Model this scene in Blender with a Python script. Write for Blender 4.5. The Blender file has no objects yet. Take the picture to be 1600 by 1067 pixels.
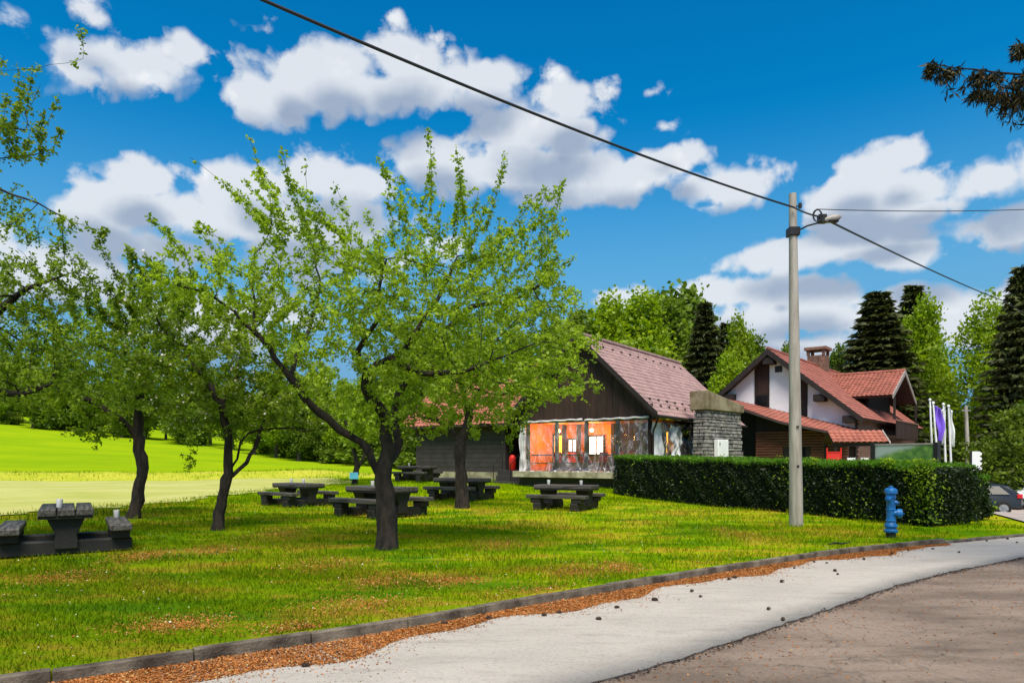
import bpy, math, random
import numpy as np
from mathutils import Vector, Matrix
R = math.radians
rng = np.random.default_rng(7)
random.seed(7)
sc = bpy.context.scene
COL = sc.collection

# ------------------------------------------------------------------ camera
F = 1100.0            # focal length in pixels of the 1600 px wide photograph
HZ = 716.0            # row of the horizon
EYE = 1.62
cam = bpy.data.cameras.new('camera'); camo = bpy.data.objects.new('camera', cam); COL.objects.link(camo)
cam.sensor_width = 36; cam.lens = 36*F/1600; cam.clip_end = 3000; cam.clip_start = .05
cam.shift_y = (HZ-533.5)/1600
camo.location = (0, 0, EYE); camo.rotation_euler = (R(90), 0, 0)
sc.camera = camo
def P(x, y, Y): return np.array([(x-800)*Y/F, Y, EYE+(HZ-y)*Y/F])   # a point at true distance Y

# ------------------------------------------------------------------ node helpers
class NT:
    def __init__(s, tree): s.t = tree; s.n = tree.nodes; s.l = tree.links
    def node(s, typ, **kw):
        nd = s.n.new(typ)
        for k, v in kw.items(): setattr(nd, k, v)
        return nd
    def put(s, sock, v):
        if isinstance(v, bpy.types.NodeSocket): s.l.new(v, sock)
        elif v is not None:
            if hasattr(sock.default_value, '__len__') and not isinstance(v, (int, float)) and len(v) == 3 and len(sock.default_value) == 4: v = (*v, 1)
            sock.default_value = v
    def math(s, op, a, b=None, c=None, clamp=False):
        nd = s.node('ShaderNodeMath', operation=op, use_clamp=clamp)
        s.put(nd.inputs[0], a)
        if b is not None: s.put(nd.inputs[1], b)
        if c is not None: s.put(nd.inputs[2], c)
        return nd.outputs[0]
    def vmath(s, op, a, b=None, out=0):
        nd = s.node('ShaderNodeVectorMath', operation=op); s.put(nd.inputs[0], a)
        if b is not None: s.put(nd.inputs[1], b)
        return nd.outputs[out]
    def noise(s, vec, scale, detail=4, rough=.55, dist=0):
        nd = s.node('ShaderNodeTexNoise'); s.put(nd.inputs['Vector'], vec)
        nd.inputs['Scale'].default_value = scale; nd.inputs['Detail'].default_value = detail
        nd.inputs['Roughness'].default_value = rough; nd.inputs['Distortion'].default_value = dist
        return nd.outputs[0]
    def ramp(s, fac, a, b, lo=0., hi=1.):
        nd = s.node('ShaderNodeMapRange', interpolation_type='SMOOTHSTEP'); s.put(nd.inputs[0], fac)
        nd.inputs[1].default_value = a; nd.inputs[2].default_value = b; nd.inputs[3].default_value = lo; nd.inputs[4].default_value = hi
        return nd.outputs[0]
    def mix(s, fac, a, b, mode='MIX'):
        nd = s.node('ShaderNodeMix', data_type='RGBA', blend_type=mode)
        s.put(nd.inputs[0], fac); s.put(nd.inputs[6], a); s.put(nd.inputs[7], b)
        return nd.outputs[2]
    def sep(s, v):
        nd = s.node('ShaderNodeSeparateXYZ'); s.put(nd.inputs[0], v); return nd.outputs
    def comb(s, x, y, z):
        nd = s.node('ShaderNodeCombineXYZ')
        for i, v in enumerate((x, y, z)): s.put(nd.inputs[i], v)
        return nd.outputs[0]

# ------------------------------------------------------------------ world: physical sky with cumulus clouds
SUN_EL, SUN_AZ = 60., 176.        # azimuth clockwise from +Y (high behind the camera, a little right)
w = bpy.data.worlds.new('World'); sc.world = w; w.use_nodes = True
T = NT(w.node_tree); T.n.clear()
out = T.node('ShaderNodeOutputWorld'); bg = T.node('ShaderNodeBackground'); T.l.new(bg.outputs[0], out.inputs[0])
sky = T.node('ShaderNodeTexSky', sky_type='NISHITA', sun_disc=False, sun_elevation=R(SUN_EL), sun_rotation=R(SUN_AZ), air_density=1.0, dust_density=.25, ozone_density=3.0, altitude=300)
dirv = T.node('ShaderNodeTexCoord').outputs['Generated']
dx, dy, dz = T.sep(dirv)[:3]
az = T.math('ARCTAN2', dx, dy); el = T.math('ARCSINE', dz)
hs = T.node('ShaderNodeHueSaturation'); hs.inputs['Saturation'].default_value = 1.38; hs.inputs['Value'].default_value = 1.0; T.l.new(sky.outputs[0], hs.inputs['Color'])
SKYC = T.mix(1.0, hs.outputs[0], (.05, 1.30, 1.24), 'MULTIPLY')
big = T.noise(dirv, 4.2, 5, .6)
fine = T.noise(dirv, 13, 9, .62, .15)
def ptoang(x, y):
    X = (x-800)/F; Z = (HZ-y)/F
    return math.atan2(X, 1), math.atan2(Z, math.sqrt(1+X*X))
BL = [(150,28,62,30,.55),(215,98,135,42,.8),(120,118,50,38,.6),(300,85,55,34,.8),(262,18,20,10,.25),(388,40,30,12,.25),
 (405,150,58,46,.9),(470,125,60,44,.9),(540,100,70,45,1),(630,98,85,50,1.1),(600,140,190,48,1),(740,120,95,50,1),(400,185,60,22,.5),
 (775,85,42,17,.45),(885,160,70,42,1),(850,205,120,45,1),(690,235,68,40,1.1),(800,262,190,42,1.1),(950,275,110,35,1),(1050,248,70,26,1),(900,305,100,25,.8),
 (1150,292,95,42,1.2),(1110,325,70,20,.6),(1018,145,30,12,.5),(1042,200,40,20,.55),(922,138,32,17,.35),
 (222,278,72,38,1.3),(170,325,130,55,1.1),(330,340,180,55,1.2),(470,350,150,55,1.1),(400,285,70,42,1),(500,280,95,46,1),(575,285,55,45,.9),(250,390,200,45,.8),(460,400,160,45,.8),
 (90,430,190,75,1),(330,500,200,60,.8),(560,340,80,40,.8),(640,400,60,40,.5),
 (1335,258,62,30,.8),(1410,245,55,26,.8),(1330,300,110,40,1.2),(1440,292,90,36,1.1),(1560,275,110,50,1.1),(1400,335,170,24,.9),(1560,350,120,38,1),
 (1290,390,175,30,1.1),(1430,398,85,28,1),(1222,425,20,14,.6),
 (968,468,65,22,1.1),(1110,462,90,26,1),(1250,462,120,32,1.1),(1180,505,200,40,1),(1380,490,140,44,1),(1520,520,140,50,.9),(1240,545,300,34,.9)]
def field(e):
    """cumulus mass at azimuth az and elevation e: union of soft ellipses in the sky's own angles"""
    v = T.comb(az, e, 0.0); acc = None
    for (x, y, rx, ry, s) in BL:
        a, b = ptoang(x, y); a2, _ = ptoang(x+rx, y); _, b2 = ptoang(x, y-ry)
        sub = T.vmath('SUBTRACT', v, (a, b, 0)); sc_ = T.vmath('MULTIPLY', sub, (1/abs(a2-a)/1.22, 1/abs(b2-b)/1.24, 0))
        ln = T.vmath('LENGTH', sc_, out=1)
        f = T.math('MULTIPLY_ADD', ln, -s, s)
        if acc is None: acc = f
        else:
            nd = T.node('ShaderNodeMath', operation='SMOOTH_MAX'); T.put(nd.inputs[0], acc); T.put(nd.inputs[1], f); nd.inputs[2].default_value = .12; acc = nd.outputs[0]
    return acc
# the same kind of cumulus goes on over the rest of the sky
side = T.math('MAXIMUM', T.ramp(T.math('ABSOLUTE', az), .72, .9), T.ramp(el, .62, .75))
other = T.math('MULTIPLY', T.math('SUBTRACT', T.noise(T.vmath('MULTIPLY', dirv, (1, 1, 1.7)), 2.1, 3, .5), .50), 4.0)
def dens(e, k):
    f = field(e)
    f = T.math('ADD', T.math('MULTIPLY', f, T.math('SUBTRACT', 1.0, side)), T.math('MULTIPLY', other, side))
    return f
vo = T.node('ShaderNodeTexVoronoi', feature='SMOOTH_F1'); vo.inputs['Scale'].default_value = 15; vo.inputs['Detail'].default_value = 2.5; vo.inputs['Roughness'].default_value = .55; vo.inputs['Smoothness'].default_value = .35
T.l.new(T.vmath('ADD', dirv, T.vmath('MULTIPLY', T.comb(fine, big, fine), (.05, .05, .05))), vo.inputs['Vector'])
puffs = T.math('SUBTRACT', .72, vo.outputs[0])
nz = T.math('ADD', T.math('ADD', T.math('MULTIPLY', T.math('SUBTRACT', big, .5), 1.0), T.math('MULTIPLY', T.math('SUBTRACT', fine, .5), 1.5)), T.math('MULTIPLY', puffs, .75))
d0 = T.math('ADD', dens(el, 0), nz)
d1 = T.math('ADD', dens(T.math('ADD', el, .045), 1), T.math('MULTIPLY', nz, .7))
cov = T.math('POWER', T.ramp(d0, -.10, .30), .85)
shade = T.ramp(T.math('SUBTRACT', d1, T.math('MULTIPLY', d0, .30)), -.12, .62)
puff = T.ramp(T.math('ADD', vo.outputs[0], T.math('MULTIPLY', T.math('SUBTRACT', fine, .5), .8)), .2, .75)
CW = T.mix(shade, (7.6, 7.7, 7.8), (2.6, 3.15, 4.2))
CW = T.mix(T.math('MULTIPLY', puff, .38), CW, (3.3, 4.0, 5.0))
SK2 = T.mix(T.ramp(el, .10, .46), (1.35, 3.2, 5.2), SKYC)
WC = T.mix(T.math('MULTIPLY', cov, .95), SK2, CW)
T.l.new(WC, bg.inputs[0]); bg.inputs[1].default_value = .074

sun = bpy.data.lights.new('sun', 'SUN'); sun.energy = 3.5; sun.angle = R(34); sun.color = (1, .91, .77)
suno = bpy.data.objects.new('sun', sun); COL.objects.link(suno)
sd = Vector((math.sin(R(SUN_AZ))*math.cos(R(SUN_EL)), math.cos(R(SUN_AZ))*math.cos(R(SUN_EL)), math.sin(R(SUN_EL))))
suno.rotation_euler = sd.to_track_quat('Z', 'Y').to_euler(); suno.location = (0, 0, 40)
sc.view_settings.view_transform = 'Standard'; sc.view_settings.look = 'None'; sc.view_settings.gamma = 1; sc.view_settings.use_curve_mapping = False
sc.view_settings.exposure = .8
sc.render.engine = 'CYCLES'
cy = sc.cycles; cy.max_bounces = 8; cy.transparent_max_bounces = 12; cy.use_denoising = True; cy.caustics_reflective = False; cy.caustics_refractive = False
cy.diffuse_bounces = 4; cy.sample_clamp_indirect = 6

# ------------------------------------------------------------------ materials
def mat(name, col, rough=.7, var=0., vscale=3., bump=0., bscale=20., metal=0., spec=.4, stretch=(1, 1, 1), col2=None, coat=0.):
    m = bpy.data.materials.new(name); m.use_nodes = True
    t = NT(m.node_tree); b = t.n['Principled BSDF']
    b.inputs['Roughness'].default_value = rough; b.inputs['Metallic'].default_value = metal; b.inputs['Specular IOR Level'].default_value = spec
    b.inputs['Coat Weight'].default_value = coat
    co = t.node('ShaderNodeTexCoord').outputs['Object']
    cv = t.vmath('MULTIPLY', co, stretch)
    c2 = col2 if col2 else tuple(max(0, c*(1-var)) for c in col)
    c1 = col if col2 else tuple(min(1, c*(1+var*.5)) for c in col)
    if var or col2:
        n = t.ramp(t.noise(cv, vscale, 6, .62), .32, .68)
        c = t.mix(n, c2, c1)
        oi = t.node('ShaderNodeObjectInfo').outputs['Random']
        c = t.mix(1.0, c, t.comb(*[t.math('MULTIPLY_ADD', oi, .22, .89)]*3), 'MULTIPLY')
        t.l.new(c, b.inputs['Base Color'])
    else: b.inputs['Base Color'].default_value = (*col, 1)
    if bump:
        bp = t.node('ShaderNodeBump'); bp.inputs['Strength'].default_value = bump; bp.inputs['Distance'].default_value = .02
        t.l.new(t.noise(cv, bscale, 6, .65), bp.inputs['Height']); t.l.new(bp.outputs[0], b.inputs['Normal'])
    return m
def leafmat(name, c1, c2, c3=None, trans=.45, rough=.5, gloss=.02, vs=.6):
    """leaf: each leaf's own tint runs from c1 to c2; light passes through it"""
    m = bpy.data.materials.new(name); m.use_nodes = True; t = NT(m.node_tree); t.n.clear()
    o = t.node('ShaderNodeOutputMaterial')
    at = t.node('ShaderNodeAttribute', attribute_name='tint').outputs['Fac']
    co = t.node('ShaderNodeTexCoord').outputs['Object']
    n = t.math('MULTIPLY_ADD', t.noise(co, vs, 3), .9, -.45)
    fac = t.math('ADD', at, n, clamp=True)
    c = t.mix(fac, c1, c2)
    if c3: c = t.mix(t.ramp(at, .9, .97), c, c3)
    oi = t.node('ShaderNodeObjectInfo').outputs['Random']
    c = t.mix(1.0, c, t.comb(*[t.math('MULTIPLY_ADD', oi, .3, .85)]*3), 'MULTIPLY')
    d = t.node('ShaderNodeBsdfDiffuse'); t.l.new(c, d.inputs[0])
    tr = t.node('ShaderNodeBsdfTranslucent'); t.l.new(t.mix(1.0, c, (1.15, 1.2, .6), 'MULTIPLY'), tr.inputs[0])
    mx = t.node('ShaderNodeMixShader'); mx.inputs[0].default_value = trans; t.l.new(d.outputs[0], mx.inputs[1]); t.l.new(tr.outputs[0], mx.inputs[2])
    g = t.node('ShaderNodeBsdfGlossy'); g.inputs['Roughness'].default_value = rough
    m2 = t.node('ShaderNodeMixShader'); m2.inputs[0].default_value = gloss; t.l.new(mx.outputs[0], m2.inputs[1]); t.l.new(g.outputs[0], m2.inputs[2])
    t.l.new(m2.outputs[0], o.inputs[0]); return m
def emit(name, col, s, var=0.):
    m = bpy.data.materials.new(name); m.use_nodes = True; t = NT(m.node_tree); b = t.n['Principled BSDF']
    b.inputs['Base Color'].default_value = (*col, 1); b.inputs['Emission Color'].default_value = (*col, 1); b.inputs['Emission Strength'].default_value = s
    return m
M = {}
M['bark'] = mat('bark', (.042, .030, .022), .9, col2=(.009, .007, .006), vscale=9, bump=1.0, bscale=28, stretch=(1, 1, .35))
M['bark_far'] = mat('bark_far', (.07, .055, .04), .9, .4, 4)
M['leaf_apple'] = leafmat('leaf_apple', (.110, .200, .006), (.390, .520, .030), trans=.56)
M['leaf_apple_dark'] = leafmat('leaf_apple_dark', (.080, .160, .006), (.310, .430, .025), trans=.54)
M['leaf_bud'] = leafmat('leaf_bud', (.10, .14, .02), (.22, .10, .04), trans=.3)
M['blossom'] = leafmat('blossom', (.55, .50, .45), (.8, .72, .68), trans=.3)
M['leaf_bright'] = leafmat('leaf_bright', (.130, .230, .004), (.330, .440, .012), trans=.5, vs=.25)
M['leaf_mid'] = leafmat('leaf_mid', (.065, .120, .008), (.200, .280, .018), trans=.4, vs=.25)
M['leaf_deep'] = leafmat('leaf_deep', (.060, .120, .008), (.190, .280, .018), trans=.35, vs=.25)
M['needle'] = leafmat('needle', (.032, .045, .014), (.105, .120, .034), trans=.2, vs=.3)
M['needle_near'] = leafmat('needle_near', (.016, .020, .008), (.060, .056, .020), (.15, .08, .03), trans=.1, vs=1.5)
M['hedge_leaf'] = leafmat('hedge_leaf', (.006, .018, .003), (.028, .060, .008), trans=.25, gloss=.03, vs=2)
M['hedge_shoot'] = leafmat('hedge_shoot', (.060, .170, .008), (.160, .320, .015), trans=.45, vs=2)
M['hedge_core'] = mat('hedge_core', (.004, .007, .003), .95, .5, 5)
M['wood_black'] = mat('wood_black', (.014, .011, .009), .6, col2=(.004, .0035, .003), vscale=5, bump=.5, bscale=18, stretch=(.5, 6, 6), spec=.5)
M['wood_top'] = mat('wood_top', (.11, .098, .088), .6, col2=(.014, .012, .010), vscale=3.5, bump=.5, bscale=9, stretch=(.4, 7, 7))
M['wood_end'] = mat('wood_end', (.23, .18, .07), .8, .5, 12, .4, 30)
M['concrete'] = mat('concrete', (.36, .335, .30), .85, .22, 2.5, .35, 60)
M['pole_concrete'] = mat('pole_concrete', (.41, .375, .33), .85, .2, 3.2, .5, 40, stretch=(2.2, 2.2, .25), col2=(.24, .215, .18))
M['kerb'] = mat('kerb', (.20, .165, .125), .9, col2=(.045, .032, .022), vscale=3.2, bump=.8, bscale=40)
M['slab'] = mat('slab', (.40, .36, .25), .85, col2=(.17, .15, .09), vscale=2.2, bump=.4, bscale=30)
M['brown'] = mat('brown', (.040, .020, .013), .8, .45, 1.6, .4, 14, stretch=(1, 1, .25))
M['brown_dark'] = mat('brown_dark', (.020, .013, .011), .75, .4, 2, .3, 12)
M['grey_wall'] = mat('grey_wall', (.045, .038, .037), .8, .25, 2, .3, 12)
M['stucco'] = mat('stucco', (.82, .85, .86), .9, .06, 1.0, .25, 50)
M['tile_pink'] = mat('tile_pink', (.33, .205, .19), .7, .25, 1.7, .3, 20)
M['tile_red'] = mat('tile_red', (.30, .098, .070), .7, .30, 1.5, .3, 20)
M['tile_orange'] = mat('tile_orange', (.35, .115, .075), .7, .30, 1.5, .3, 20)
M['roof_under'] = mat('roof_under', (.05, .025, .018), .8, .3, 4)
M['verge_grey'] = mat('verge_grey', (.33, .29, .27), .7, .2, 3)
M['siding'] = mat('siding', (.15, .052, .032), .6, .4, 4, .3, 15, stretch=(.4, .4, 4))
M['brickbrown'] = mat('brickbrown', (.25, .135, .095), .8, .35, 5, .3, 30)
M['stone'] = mat('stone', (.34, .315, .285), .9, col2=(.13, .12, .115), vscale=3.5, bump=.8, bscale=14)
M['mortar'] = mat('mortar', (.045, .04, .037), .95, .3, 8)
M['cap'] = mat('cap', (.31, .26, .165), .9, col2=(.15, .11, .06), vscale=1.6, bump=.5, bscale=20)
M['white'] = mat('white', (.8, .8, .8), .5, .05, 2)
M['cup'] = mat('cup', (.75, .74, .70), .35, .05, 8)
M['orange_wood'] = mat('orange_wood', (.66, .22, .03), .5, .3, 3, stretch=(1, 1, .3))
M['red'] = mat('red', (.65, .02, .012), .4, .1, 3)
M['blue'] = mat('blue', (.012, .20, .55), .38, col2=(.006, .085, .27), vscale=9, bump=.3, bscale=30, spec=.5)
M['black_metal'] = mat('black_metal', (.015, .015, .016), .5, .2, 4)
M['wire'] = mat('wire', (.018, .02, .024), .6)
M['steel'] = mat('steel', (.35, .36, .37), .4, .15, 4, metal=.6)
M['lamp_grey'] = mat('lamp_grey', (.30, .27, .25), .5, .15, 6)
M['purple'] = mat('purple', (.20, .10, .62), .8, .15, 2)
M['flag_white'] = mat('flag_white', (.72, .75, .72), .8, .12, 2)
M['glass_dark'] = mat('glass_dark', (.008, .010, .012), .12, spec=.2)
M['car_dark'] = mat('car_dark', (.018, .019, .021), .25, coat=.3)
M['car_black'] = mat('car_black', (.006, .006, .008), .2, coat=.3)
M['car_white'] = mat('car_white', (.72, .74, .78), .3, coat=.3)
M['tyre'] = mat('tyre', (.012, .012, .012), .85)
M['taillight'] = mat('taillight', (.55, .01, .02), .2, coat=.3)
M['cyan'] = mat('cyan', (.12, .45, .62), .5, .1, 6)
M['cone'] = mat('cone', (.045, .025, .016), .9, .5, 40)
M['litter'] = leafmat('litter', (.17, .050, .010), (.55, .21, .055), (.50, .36, .16), trans=.1, vs=1.2)
M['petal'] = leafmat('petal', (.6, .55, .45), (.75, .72, .6), trans=.2)
M['grass_blade'] = leafmat('grass_blade', (.160, .215, .002), (.400, .430, .004), (.42, .33, .05), trans=.45, gloss=0, vs=.5)
M['lamp_glow'] = emit('lamp_glow', (1., .62, .22), 12)
M['window_lit'] = emit('window_lit', (1., .88, .70), 1.7)
M['curtain_lit'] = emit('curtain_lit', (1., .42, .03), 1.5)
M['red_glow'] = emit('red_glow', (.55, .02, .015), .15)

def lawn_colour(t, co):
    x, y, z = t.sep(co)[:3]
    fl = t.vmath('MULTIPLY', co, (.55, 1.5, 0))
    n1 = t.noise(fl, .62, 5, .6); n2 = t.noise(fl, 2.2, 7, .7); n3 = t.noise(fl, 14, 6, .7); n4 = t.noise(t.vmath('MULTIPLY', t.vmath('ADD', co, (31, 7, 0)), (.4, 1.5, 0)), .9, 6, .62)
    g = t.mix(t.ramp(n1, .36, .62), (.075, .185, .003), (.265, .350, .001))
    g = t.mix(t.math('MULTIPLY', t.ramp(n2, .45, .72), .6), g, (.330, .370, .002))
    g = t.mix(t.math('MULTIPLY', t.ramp(n4, .54, .70), .75), g, (.045, .145, .008))
    g = t.mix(t.math('MULTIPLY', t.ramp(n3, .45, .85), .35), g, (.040, .095, .006))
    spots = [(440,833,55,9),(510,880,75,12),(600,905,60,14),(780,850,45,10),(900,892,45,9),(965,886,38,9),(1160,838,50,14),(830,818,60,7),(560,945,90,12),(700,905,60,10),(860,925,80,12),
             (1060,800,60,6),(1240,800,30,5),(620,790,50,6),(760,800,40,6),(220,870,40,9),(330,860,50,8),(240,905,60,8),(120,905,70,9),(170,800,40,4),(1010,815,50,6),(470,985,60,12),(280,975,80,14),(690,940,60,10)]
    acc = None
    for (px, py, rx, ry) in spots:
        Y = EYE*F/(py-HZ); X = (px-800)*Y/F; wx = rx*Y/F; wy = EYE*F/(py-ry-HZ)-Y
        dd = t.vmath('LENGTH', t.vmath('MULTIPLY', t.vmath('SUBTRACT', t.comb(x, y, 0.0), (X, Y, 0)), (1/wx, 1/wy, 0)), out=1)
        f = t.math('MULTIPLY_ADD', dd, -.42, .58)
        acc = f if acc is None else t.math('MAXIMUM', acc, f)
    acc = t.math('MAXIMUM', acc, 0.0)
    dn = t.math('ADD', acc, t.math('MULTIPLY', t.math('SUBTRACT', n2, .5), 1.9))
    near = t.ramp(y, 24, 30, 1, 0)
    gen = t.math('MULTIPLY', t.ramp(t.math('ADD', n1, t.math('MULTIPLY', t.math('SUBTRACT', n2, .5), 1.1)), .47, .72), .78)
    dirt = t.mix(t.ramp(t.noise(fl, 24, 6, .8), .38, .62), (.22, .12, .014), (.60, .34, .05))
    g = t.mix(t.math('MULTIPLY', t.math('MAXIMUM', t.math('MULTIPLY', t.ramp(dn, .10, .75), .9), gen), near), g, dirt)
    # tree canopy shade painted into the lawn colour, deepening towards the near left
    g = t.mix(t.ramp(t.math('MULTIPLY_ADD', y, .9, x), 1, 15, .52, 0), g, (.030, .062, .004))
    far = t.ramp(y, 30, 46)
    ff = t.mix(t.ramp(t.noise(t.vmath('MULTIPLY', co, (.3, 1.0, 0)), .22, 7, .65), .3, .7), (.180, .300, .006), (.270, .370, .006))
    ff = t.mix(t.math('MULTIPLY', t.ramp(t.noise(t.vmath('MULTIPLY', co, (.12, 1.3, 0)), 1.1, 6, .7), .45, .75), .4), ff, (.13, .22, .006))
    return t.mix(far, g, ff), n1
def mat_ground():
    m = bpy.data.materials.new('lawn'); m.use_nodes = True; t = NT(m.node_tree); b = t.n['Principled BSDF']
    b.inputs['Roughness'].default_value = .9; b.inputs['Specular IOR Level'].default_value = 0
    co = t.node('ShaderNodeTexCoord').outputs['Object']; x, y, z = t.sep(co)[:3]
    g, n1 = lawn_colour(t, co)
    bank = t.math('MULTIPLY', t.math('MULTIPLY', t.ramp(y, 42.5, 43.6), t.ramp(y, 46, 49, 1, 0)), t.ramp(x, -9, -3, 1, 0))
    g = t.mix(t.math('MULTIPLY', bank, t.ramp(n1, .3, .6, .35, .9)), g, (.45, .43, .05))
    t.l.new(g, b.inputs['Base Color'])
    bp = t.node('ShaderNodeBump'); bp.inputs['Strength'].default_value = .6; bp.inputs['Distance'].default_value = .03
    t.l.new(t.noise(co, 28, 5, .7), bp.inputs['Height']); t.l.new(bp.outputs[0], b.inputs['Normal']); return m
def mat_blade():
    m = bpy.data.materials.new('grass_blade'); m.use_nodes = True; t = NT(m.node_tree); t.n.clear(); o = t.node('ShaderNodeOutputMaterial')
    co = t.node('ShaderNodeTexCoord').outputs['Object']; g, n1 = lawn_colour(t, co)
    at = t.node('ShaderNodeAttribute', attribute_name='tint').outputs['Fac']
    g = t.mix(.25, g, (.16, .26, .003)); g = t.mix(1.0, g, t.comb(*[t.math('MULTIPLY_ADD', at, .9, .65)]*3), 'MULTIPLY')
    d = t.node('ShaderNodeBsdfDiffuse'); t.l.new(g, d.inputs[0]); tr = t.node('ShaderNodeBsdfTranslucent'); t.l.new(g, tr.inputs[0])
    mx = t.node('ShaderNodeMixShader'); mx.inputs[0].default_value = .45; t.l.new(d.outputs[0], mx.inputs[1]); t.l.new(tr.outputs[0], mx.inputs[2]); t.l.new(mx.outputs[0], o.inputs[0]); return m
def mat_road(name, c1, c2, c3, grit, sc1=1.2, crack=False, spots=None):
    m = bpy.data.materials.new(name); m.use_nodes = True; t = NT(m.node_tree); b = t.n['Principled BSDF']
    b.inputs['Roughness'].default_value = .8; b.inputs['Specular IOR Level'].default_value = .3
    co = t.node('ShaderNodeTexCoord').outputs['Object']
    c = t.mix(t.ramp(t.noise(t.vmath('MULTIPLY', co, (.6, 1.3, 0)), sc1, 6, .6), .34, .68), c1, c2)
    c = t.mix(t.math('MULTIPLY', t.ramp(t.noise(t.vmath('MULTIPLY', co, (.35, 1.6, 0)), sc1*2.5, 7, .7), .5, .72), .6), c, c3)
    c = t.mix(t.math('MULTIPLY', t.ramp(t.noise(co, 26, 5, .75), .50, .66), grit*.7), c, c3)
    c = t.mix(t.math('MULTIPLY', t.ramp(t.noise(co, 34, 4, .8), .60, .70), .35), c, tuple(min(1, q*1.45) for q in c1))
    c = t.mix(t.math('MULTIPLY', t.ramp(t.noise(co, 90, 3, .8), .55, .72), grit), c, c3)
    c = t.mix(t.math('MULTIPLY', t.ramp(t.noise(co, 160, 2, .8), .62, .75), grit*.8), c, tuple(min(1, q*1.8) for q in c1))
    if crack:
        v = t.node('ShaderNodeTexVoronoi', feature='DISTANCE_TO_EDGE'); v.inputs['Scale'].default_value = .55
        t.l.new(t.vmath('ADD', co, t.vmath('MULTIPLY', t.comb(t.noise(co, 1.5, 5), t.noise(co, 1.7, 5), 0.0), (1.2, 1.2, 0))), v.inputs['Vector'])
        c = t.mix(t.math('MULTIPLY', t.ramp(v.outputs[0], .002, .009, 1, 0), .38), c, (.06, .045, .035))
    t.l.new(c, b.inputs['Base Color'])
    bp = t.node('ShaderNodeBump'); bp.inputs['Strength'].default_value = .7; bp.inputs['Distance'].default_value = .012
    t.l.new(t.math('ADD', t.noise(co, 110, 3, .7), t.noise(co, 9, 5, .6)), bp.inputs['Height']); t.l.new(bp.outputs[0], b.inputs['Normal']); return m
def mat_plastic():
    m = bpy.data.materials.new('clear_plastic'); m.use_nodes = True; t = NT(m.node_tree); t.n.clear(); o = t.node('ShaderNodeOutputMaterial')
    co = t.node('ShaderNodeTexCoord').outputs['Object']
    n = t.noise(t.vmath('MULTIPLY', co, (1.5, 1.5, .8)), 1.1, 5, .5, 1.4)
    streak = t.ramp(t.math('ABSOLUTE', t.math('SUBTRACT', n, .5)), .0, .035, 1, 0)
    haze = t.ramp(t.noise(co, 1.0, 4, .6, .8), .35, .75)
    fac = t.math('ADD', t.math('MULTIPLY', streak, .26), t.math('MULTIPLY_ADD', haze, .16, .04), clamp=True)
    tr = t.node('ShaderNodeBsdfTransparent'); d = t.node('ShaderNodeBsdfDiffuse'); d.inputs[0].default_value = (.75, .73, .74, 1)
    gl = t.node('ShaderNodeBsdfGlossy'); gl.inputs['Roughness'].default_value = .12
    a = t.node('ShaderNodeMixShader'); t.l.new(fac, a.inputs[0]); t.l.new(tr.outputs[0], a.inputs[1]); t.l.new(d.outputs[0], a.inputs[2])
    fr = t.node('ShaderNodeFresnel'); fr.inputs[0].default_value = 1.45
    bp = t.node('ShaderNodeBump'); bp.inputs['Strength'].default_value = .9; bp.inputs['Distance'].default_value = .08; t.l.new(n, bp.inputs['Height'])
    t.l.new(bp.outputs[0], gl.inputs['Normal']); t.l.new(bp.outputs[0], fr.inputs['Normal'])
    b = t.node('ShaderNodeMixShader'); t.l.new(t.math('MULTIPLY', fr.outputs[0], 1.3, clamp=True), b.inputs[0]); t.l.new(a.outputs[0], b.inputs[1]); t.l.new(gl.outputs[0], b.inputs[2])
    t.l.new(b.outputs[0], o.inputs[0]); return m
def mat_white_sheet():
    m = mat('white_sheet', (.62, .60, .62), .35, .3, 2.5, .6, 5); return m
def mat_board():
    m = bpy.data.materials.new('billboard_print'); m.use_nodes = True; t = NT(m.node_tree); b = t.n['Principled BSDF']; b.inputs['Roughness'].default_value = .35
    co = t.node('ShaderNodeTexCoord').outputs['Object']; x, y, z = t.sep(co)[:3]
    n = t.noise(co, 1.3, 4); ridge = t.math('ADD', t.math('MULTIPLY_ADD', x, .30, 1.62), t.math('MULTIPLY', n, .30))
    h = t.ramp(t.math('SUBTRACT', ridge, z), -.12, .12)
    g = t.mix(t.ramp(t.noise(co, 3.5, 5), .35, .65), (.06, .15, .03), (.16, .30, .06))
    c = t.mix(h, (.36, .43, .40), g); t.l.new(c, b.inputs['Base Color']); return m
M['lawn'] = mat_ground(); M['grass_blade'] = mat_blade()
M['road'] = mat_road('road', (.46, .415, .365), (.40, .36, .315), (.25, .215, .18), .75)
M['old_asphalt'] = mat_road('old_asphalt', (.27, .205, .158), (.135, .098, .074), (.060, .042, .030), .6, .8, True)
M['parking'] = mat_road('parking', (.42, .35, .31), (.33, .28, .25), (.22, .18, .16), .3)
M['gravel'] = mat_road('gravel', (.46, .44, .14), (.36, .37, .07), (.22, .28, .02), .35, .35)
M['plastic'] = mat_plastic(); M['white_sheet'] = mat_white_sheet(); M['board_print'] = mat_board()

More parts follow.
